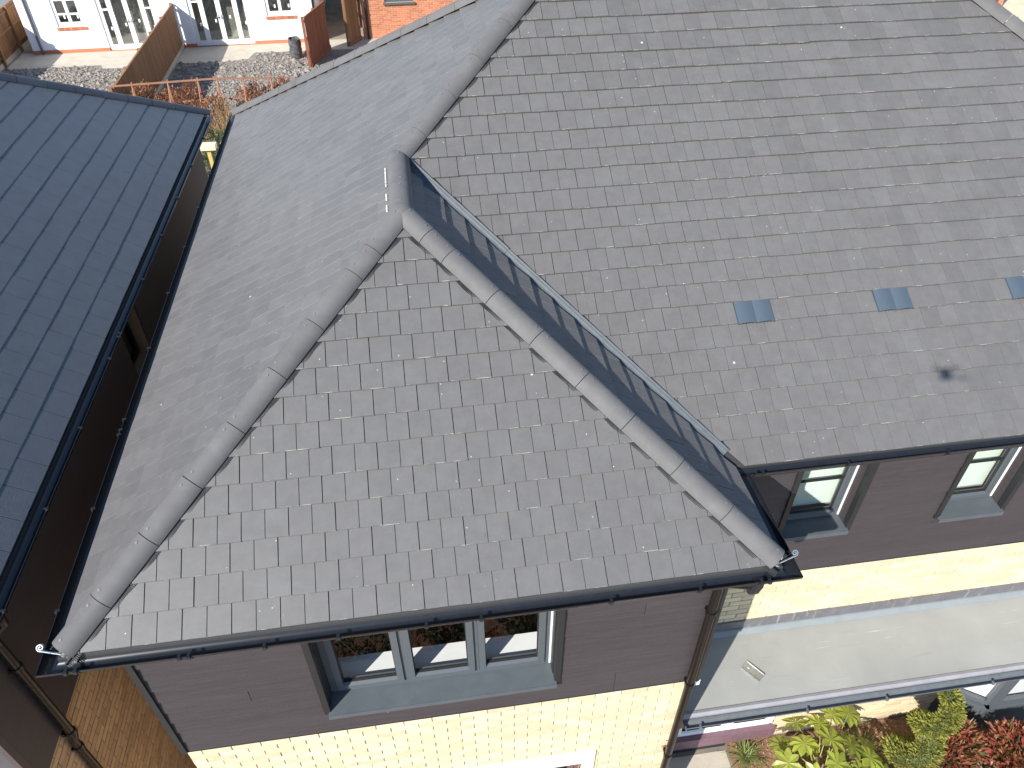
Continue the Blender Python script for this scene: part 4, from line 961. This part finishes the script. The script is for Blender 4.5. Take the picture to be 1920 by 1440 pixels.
# red photinias by the bay
gp = 'red photinia shrubs by the bay window'
shrub('photinia', 'red-leaved photinia shrub with green lower leaves beside the spiral topiary', 'shrub', (7.86,.4,ZG), [(0,0,.42,.36,.3,.3),(.08,.1,.5,.3,.24,.24),(-.12,-.05,.38,.3,.28,.26)], 2400, .1, .0145, M['photinia'], gp)
shrub('photinia', 'red-leaved photinia shrub against the grey bay window corner', 'shrub', (8.58,.3,ZG), [(0,0,.45,.36,.28,.3),(.1,.04,.52,.28,.2,.22)], 2000, .1, .0145, M['photinia'], gp)
shrub('photinia', 'dense red photinia shrub at the bottom right corner of the picture', 'shrub', (8.75,-.08,ZG), [(0,0,.45,.4,.36,.33),(-.1,.1,.55,.3,.25,.25)], 2200, .1, .0145, M['photinia'], gp)
shrub('photinia', 'low mixed red and green photinia just in front of the taller red shrubs', 'shrub', (8.22,-.05,ZG), [(0,0,.3,.32,.3,.26)], 1300, .09, .014, M['photinia'], gp)
# spiral topiary
tp = thing('spiral_topiary', 'yellow-green conifer clipped into a spiral, standing left of the red shrubs', 'topiary', (7.36,.45,ZG))
mb = MB(); core_ = MB(); cpts = []; crad = []
for i in range(90):
    t = i/89; a = .6+t*2*PI*2.15; rr = .19*(1-.55*t)+.02; z = ZG+.16+t*1.62
    c = Vector((7.36+math.cos(a)*rr*.66, .45+math.sin(a)*rr*.66, z)); R_ = .158*(1-.45*t); cpts.append(c); crad.append(R_*(.72-.35*t*t))
    for _ in range(int(110*(1-.4*t))):
        d = rv(); d.z *= .8; leaf(mb, c+d*R_*(.8+.22*random.random()), (d+Vector((0,0,.55))+rv()*.45), rv(), .06, .0075, .1)
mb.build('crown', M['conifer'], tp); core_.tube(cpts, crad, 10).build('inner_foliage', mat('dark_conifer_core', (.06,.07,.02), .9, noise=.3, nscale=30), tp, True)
MB().tube([(7.36,.45,ZG),(7.36,.45,ZG+1.6)], [.03,.015], 8).build('trunk', M['bark'], tp)
# fatsia with big palmate leaves
def fatsia_leaf(k=8, droop=.25, seed=0):
    r = random.Random(seed); mb = MB(); b = [(0,0,0)]
    for i in range(k):
        a = rad(-150+300*i/(k-1)); L = (.17-.035*abs(a)/PI*1.6)*r.uniform(.92,1.08); w = .034*r.uniform(.9,1.1); ca, sa = math.cos(a), math.sin(a)
        def pt(l, s, z): return (ca*l-sa*s, sa*l+ca*s, z-droop*l*l*3.2)
        P = [pt(0,0,0), pt(L*.34,-w*.62,.004), pt(L*.62,-w,.010), pt(L*.85,-w*.55,.004), pt(L,0,0), pt(L*.85,w*.55,.004), pt(L*.62,w,.010), pt(L*.34,w*.62,.004), pt(L*.34,0,-.004), pt(L*.62,0,-.004), pt(L*.85,0,-.002)]
        mb.add(P, [(0,1,8),(1,2,9,8),(2,3,10,9),(3,4,10),(4,5,10),(5,6,9,10),(6,7,8,9),(7,0,8)])
    return mb.mesh('leaf', M['fatsia'])
FL = [fatsia_leaf(8, .25, 1), fatsia_leaf(9, .42, 2), fatsia_leaf(7, .1, 3)]
ft = thing('fatsia', 'fatsia plant with big yellow-green fingered leaves in the bed under the canopy', 'plant', (6.2,.38,ZG))
centers = [(6.42,.92,-4.72,1.1),(5.97,.66,-4.78,1.1),(6.25,.62,-4.68,1.2),(6.5,.55,-4.78,1.1),(6.68,.42,-4.84,1.15),(5.72,.5,-4.85,1.1),(6.2,.36,-4.7,1.15),(6.66,.93,-4.8,1.1),(6.05,.98,-4.95,1.0),(6.3,.9,-4.88,1.0),(5.8,.78,-5.02,.9),(6.0,.36,-4.92,1.0),(6.5,.26,-4.86,1.1),(6.36,.1,-4.8,1.1),(5.95,.12,-4.85,1.1),(5.68,.25,-4.95,1.0),(6.7,.12,-4.95,1.0),(6.85,.3,-5.02,.9),(6.18,.18,-4.98,.95),(5.84,.44,-5.08,.9),(6.4,.42,-5.02,.95),(6.55,.72,-5.0,.95),(6.12,.72,-5.06,.9),(6.28,-.12,-4.95,1.0),(5.98,-.1,-5.0,1.0),(6.62,-.1,-5.0,1.0),(5.62,.04,-5.05,.95),(6.82,.66,-5.05,.85)]
for i, (x, y, z, s) in enumerate(centers):
    x += .1; s *= 1.18
    out = Vector((x-6.2, y-.42, 0)); an = math.atan2(out.y, out.x); tl_ = rad(random.uniform(8,30))
    Mx = T(x, y, z) @ Matrix.Rotation(an, 4, 'Z') @ Matrix.Rotation(tl_, 4, 'Y') @ Matrix.Rotation(random.uniform(-.3,.3), 4, 'X') @ Matrix.Scale(s, 4)
    inst('leaf', FL[i % 3], ft, Mx)
    b0 = Vector((6.2+random.uniform(-.05,.05), .4+random.uniform(-.05,.05), ZG+.25+.2*random.random())); e = Vector((x, y, z-.004)); MB().tube([b0, b0.lerp(e,.6)+Vector((0,0,.05)), e], [.007,.005,.004], 5).build('leaf_stalk', M['stem'], ft)
MB().tube([(6.2,.4,ZG),(6.21,.4,ZG+.3),(6.2,.42,ZG+.62)], [.022,.016,.009], 7).build('trunk', M['bark'], ft)
# grasses
def blades(name, label, cat, base, n, L, w, m, spread=.5, group=None):
    t = thing(name, label, cat, base, group); mb = MB(); b = Vector(base)
    for i in range(n):
        a = random.uniform(0, 2*PI); tilt = random.uniform(.15, 1.15)*spread*1.6; l = L*random.uniform(.55,1.1); d0 = Vector((math.cos(a)*math.sin(tilt), math.sin(a)*math.sin(tilt), math.cos(tilt))); sd = Vector((-math.sin(a), math.cos(a), 0))*w*random.uniform(.7,1.2)
        p = b+Vector((random.gauss(0,.03), random.gauss(0,.03), 0)); pts = [p+d0*l*f+Vector((math.cos(a),math.sin(a),-1.1))*(l*.42*f*f*spread) for f in (0,.35,.7,1)]
        for q in pts: q.z = max(q.z, ZG+.02)
        mb.add([pts[0]-sd, pts[0]+sd, pts[1]+sd, pts[1]-sd, pts[2]+sd*.7, pts[2]-sd*.7, pts[3]], [(0,1,2,3),(3,2,4,5),(5,4,6)])
    mb.build('blades', m, t); MB().tube([b+Vector((0,0,-.02)), b+Vector((0,0,.05))], .035, 7).build('crown', M['bark'], t); return t
blades('grass_clump', 'small bright green grass clump beside the concrete path', 'grass', (5.57,.86,ZG+.01), 90, .3, .005, M['grass'], .75)
blades('grass_clump', 'green grass clump against the brick wall right of the fatsia', 'grass', (7.02,.72,ZG+.01), 110, .34, .005, M['grass'], .75)
blades('sedge', 'dry straw-coloured sedge tuft in front of the spiral topiary', 'grass', (7.06,.12,ZG+.01), 80, .24, .004, mat('straw_blade', (.38,.27,.11), .7, var=.2, island=True), .8)
blades('iris', 'blue-green strap-leaved clump between topiary and red shrubs', 'plant', (7.84,.12,ZG+.01), 60, .46, .012, M['iris'], .6)
blades('iris', 'low blue-green strap-leaved clump at the bottom edge below the topiary', 'plant', (7.62,-.12,ZG+.01), 50, .36, .011, M['iris'], .7)
# bark mulch chips
mb = MB()
for _ in range(5200):
    x = random.uniform(5.4, 9.2); y = random.uniform(-.9, 1.04); c = Vector((x, y, ZG+.018)); a = random.uniform(0, PI); d = Vector((math.cos(a), math.sin(a), random.gauss(0,.25))); leaf(mb, c, d, Vector((random.gauss(0,.3), random.gauss(0,.3), 1)), random.uniform(.02,.06), random.uniform(.005,.011), -.2)
tag(mb.build('mulch_chips', M['chip']), 'loose brown bark chips covering the planting bed', 'mulch', kind='stuff')

# front bed mirrored in the window glass
gf = 'shrubs in the front bed, seen mirrored in the window'
for i, (x, y, m_, h_) in enumerate(((.9,-2.35,'hedge',.5),(1.5,-2.0,'photdull',.55),(2.1,-2.4,'hedge',.45),(2.6,-2.0,'photdull',.5),(3.2,-2.3,'hedge',.5),(.4,-2.0,'photdull',.5),(3.7,-2.0,'photdull',.55),(1.8,-2.85,'photdull',.4),(2.9,-2.9,'hedge',.4))):
    shrub('front_shrub', '%s shrub in the front bed, %s from the left, mirrored in window glass' % ('dark green' if m_ == 'hedge' else 'rust-red', ('second','third','fifth','sixth','eighth','first','ninth','fourth','seventh')[i]), 'shrub', (x,y,ZG), [(0,0,h_*.5,.34,.32,h_*.5)], 420, .08, .02, M[m_], gf, 3)

# ------------------------------------------------------------------ back gardens: timber frame, red hedge, gate posts
fr = thing('hedge_frame', 'orange-brown timber post and rail frame standing in the red hedge', 'frame', (-4.5,21.3,ZG))
for zz in (-3.72, -4.32): MB().bar((-6.3,21.2,zz), (-3.35,21.42,zz), .042, .042).build('rail', M['pole'], fr)
MB().bar((-3.35,21.42,-3.72), (-1.7,21.45,-3.80), .04, .04).build('rail', M['pole'], fr); MB().bar((-3.35,21.42,-4.32), (-1.7,21.45,-4.4), .04, .04).build('rail', M['pole'], fr)
for x in (-5.75, -4.75, -3.9, -3.35, -2.6, -1.8):
    MB().bar((x,21.24+(x+6.3)*.07,ZG), (x+.02,21.24+(x+6.3)*.07,-3.66), .042, .042, (1,0,0)).build('post', M['pole'], fr)
    MB().bar((x+.08,20.2,ZG), (x+.02,21.2+(x+6.3)*.07,-3.75), .03, .03, (1,0,0)).build('brace', M['pole'], fr)
gh = 'dry red shrubs of the back hedge'
for i, (x, y, h_, lab) in enumerate(((-5.8,21.7,1.5,'rust-red hedge shrub at the left end of the timber frame'),(-5.05,21.6,1.35,'rust-red hedge shrub in front of the timber frame, second from its left end'),(-4.35,21.4,1.6,'tall dry red shrub tangled in the middle of the timber frame'),(-3.6,20.9,1.3,'low rust-red shrub just right of the slate roof hip end'),(-2.5,21.6,1.4,'dry red shrub at the edge of the main roof'),(-1.7,21.9,1.4,'rust-red shrub half hidden behind the main roof edge'))):
    shrub('red_hedge_shrub', lab, 'shrub', (x,y,ZG), [(0,0,h_*.5,.5,.4,h_*.48),(.2,.1,h_*.75,.3,.3,h_*.3)], 1700, .1, .02, M['photdull'], gh, 10, .6, M['twig'])
# bare tangled bush and dark hedge in the gap
tb = thing('bare_bush', 'tangled bare straw-coloured bush seen in the gap between the two roofs', 'bush', (-3.1,20.3,ZG))
mb = MB()
for i in range(150):
    a = random.uniform(0, 2*PI); rr = random.uniform(.1,.75); e = Vector((-3.1+math.cos(a)*rr, 20.3+math.sin(a)*rr*.8, ZG+random.uniform(.5,1.5))); b0 = Vector((-3.1+random.gauss(0,.1), 20.3+random.gauss(0,.1), ZG)); mb.tube([b0, b0.lerp(e,.5)+rv()*.15, e+rv()*.12], [.012,.008,.003], 4, False)
mb.build('twigs', M['twig'], tb); MB().tube([(-3.1,20.3,ZG),(-3.08,20.3,ZG+.5)], [.05,.03], 7).build('trunk', M['bark'], tb)
gd = 'dark green shrubs in the gap between the houses'
for i, (x, y, lab) in enumerate(((-3.5,19.1,'dark green shrub behind the yellow gate post'),(-2.95,18.7,'dark green shrub between the yellow post and the main roof'),(-3.15,17.6,'dark green shrub below the cream post caps in the gap'),(-2.75,17.0,'dark green shrub lowest in the gap between the roofs'))):
    shrub('green_shrub', lab, 'shrub', (x,y,ZG), [(0,0,.6,.55,.6,.55)], 1100, .08, .022, M['hedge'], gd, 5)
pg = thing('gate_post', 'yellow timber post with a cream block on top, in the gap between the roofs', 'post', (-2.8,16.3,ZG), 'capped gate posts'); MB().bar((-2.8,16.3,ZG), (-2.8,16.3,-3.72), .09, .09, (1,0,0)).build('post', M['ypost'], pg); MB().box(-3.0,-2.6,16.18,16.42,-3.72,-3.6).build('cap', M['cream'], pg)
pg = thing('gate_post', 'timber post with a cream block on top, half hidden by the main roof edge', 'post', (-2.38,16.3,ZG), 'capped gate posts'); MB().bar((-2.33,16.3,ZG), (-2.33,16.3,-3.72), .09, .09, (1,0,0)).build('post', M['ypost'], pg); MB().box(-2.48,-2.2,16.18,16.42,-3.72,-3.6).build('cap', M['cream'], pg)

# ------------------------------------------------------------------ the small drone that carries the camera and casts the blurred shadow
hd_ = Vector((math.sin(YAW), math.cos(YAW), 0)); hr_ = Vector((math.cos(YAW), -math.sin(YAW), 0)); dc = CAM-hd_*.02+Vector((0,0,.06))
dr_ = thing('camera_drone', 'small grey quadcopter hovering at the viewpoint, shown only by its roof shadow', 'drone', dc)
mb = MB(); mb.obox(dc, (hd_, hr_, (0,0,1)), (.05,.03,.018)); mb.obox(dc+Vector((0,0,.024)), (hd_, hr_, (0,0,1)), (.04,.024,.008)); mb.build('body', M['drone'], dr_)
for sx in (-1, 1):
    for sy in (-1, 1):
        e = dc+hd_*(.065*sy-.02)+hr_*(.085*sx)+Vector((0,0,.02)); MB().bar(dc+hd_*.04*sy+hr_*.035*sx+Vector((0,0,.01)), e, .0065, .0065).build('arm', M['drone'], dr_)
        MB().tube([e-Vector((0,0,.008)), e+Vector((0,0,.016))], .011, 10).build('motor', M['trim'], dr_); a = random.uniform(0, PI); MB().bar(e+Vector((math.cos(a)*.05, math.sin(a)*.05, .02)), e-Vector((math.cos(a)*.05, math.sin(a)*.05, -.02)), .008, .0015).build('rotor', M['trim'], dr_)
MB().obox(dc+hd_*.03-Vector((0,0,.026)), (hd_, hr_, (0,0,1)), (.012,.014,.01)).build('gimbal', M['trim'], dr_)
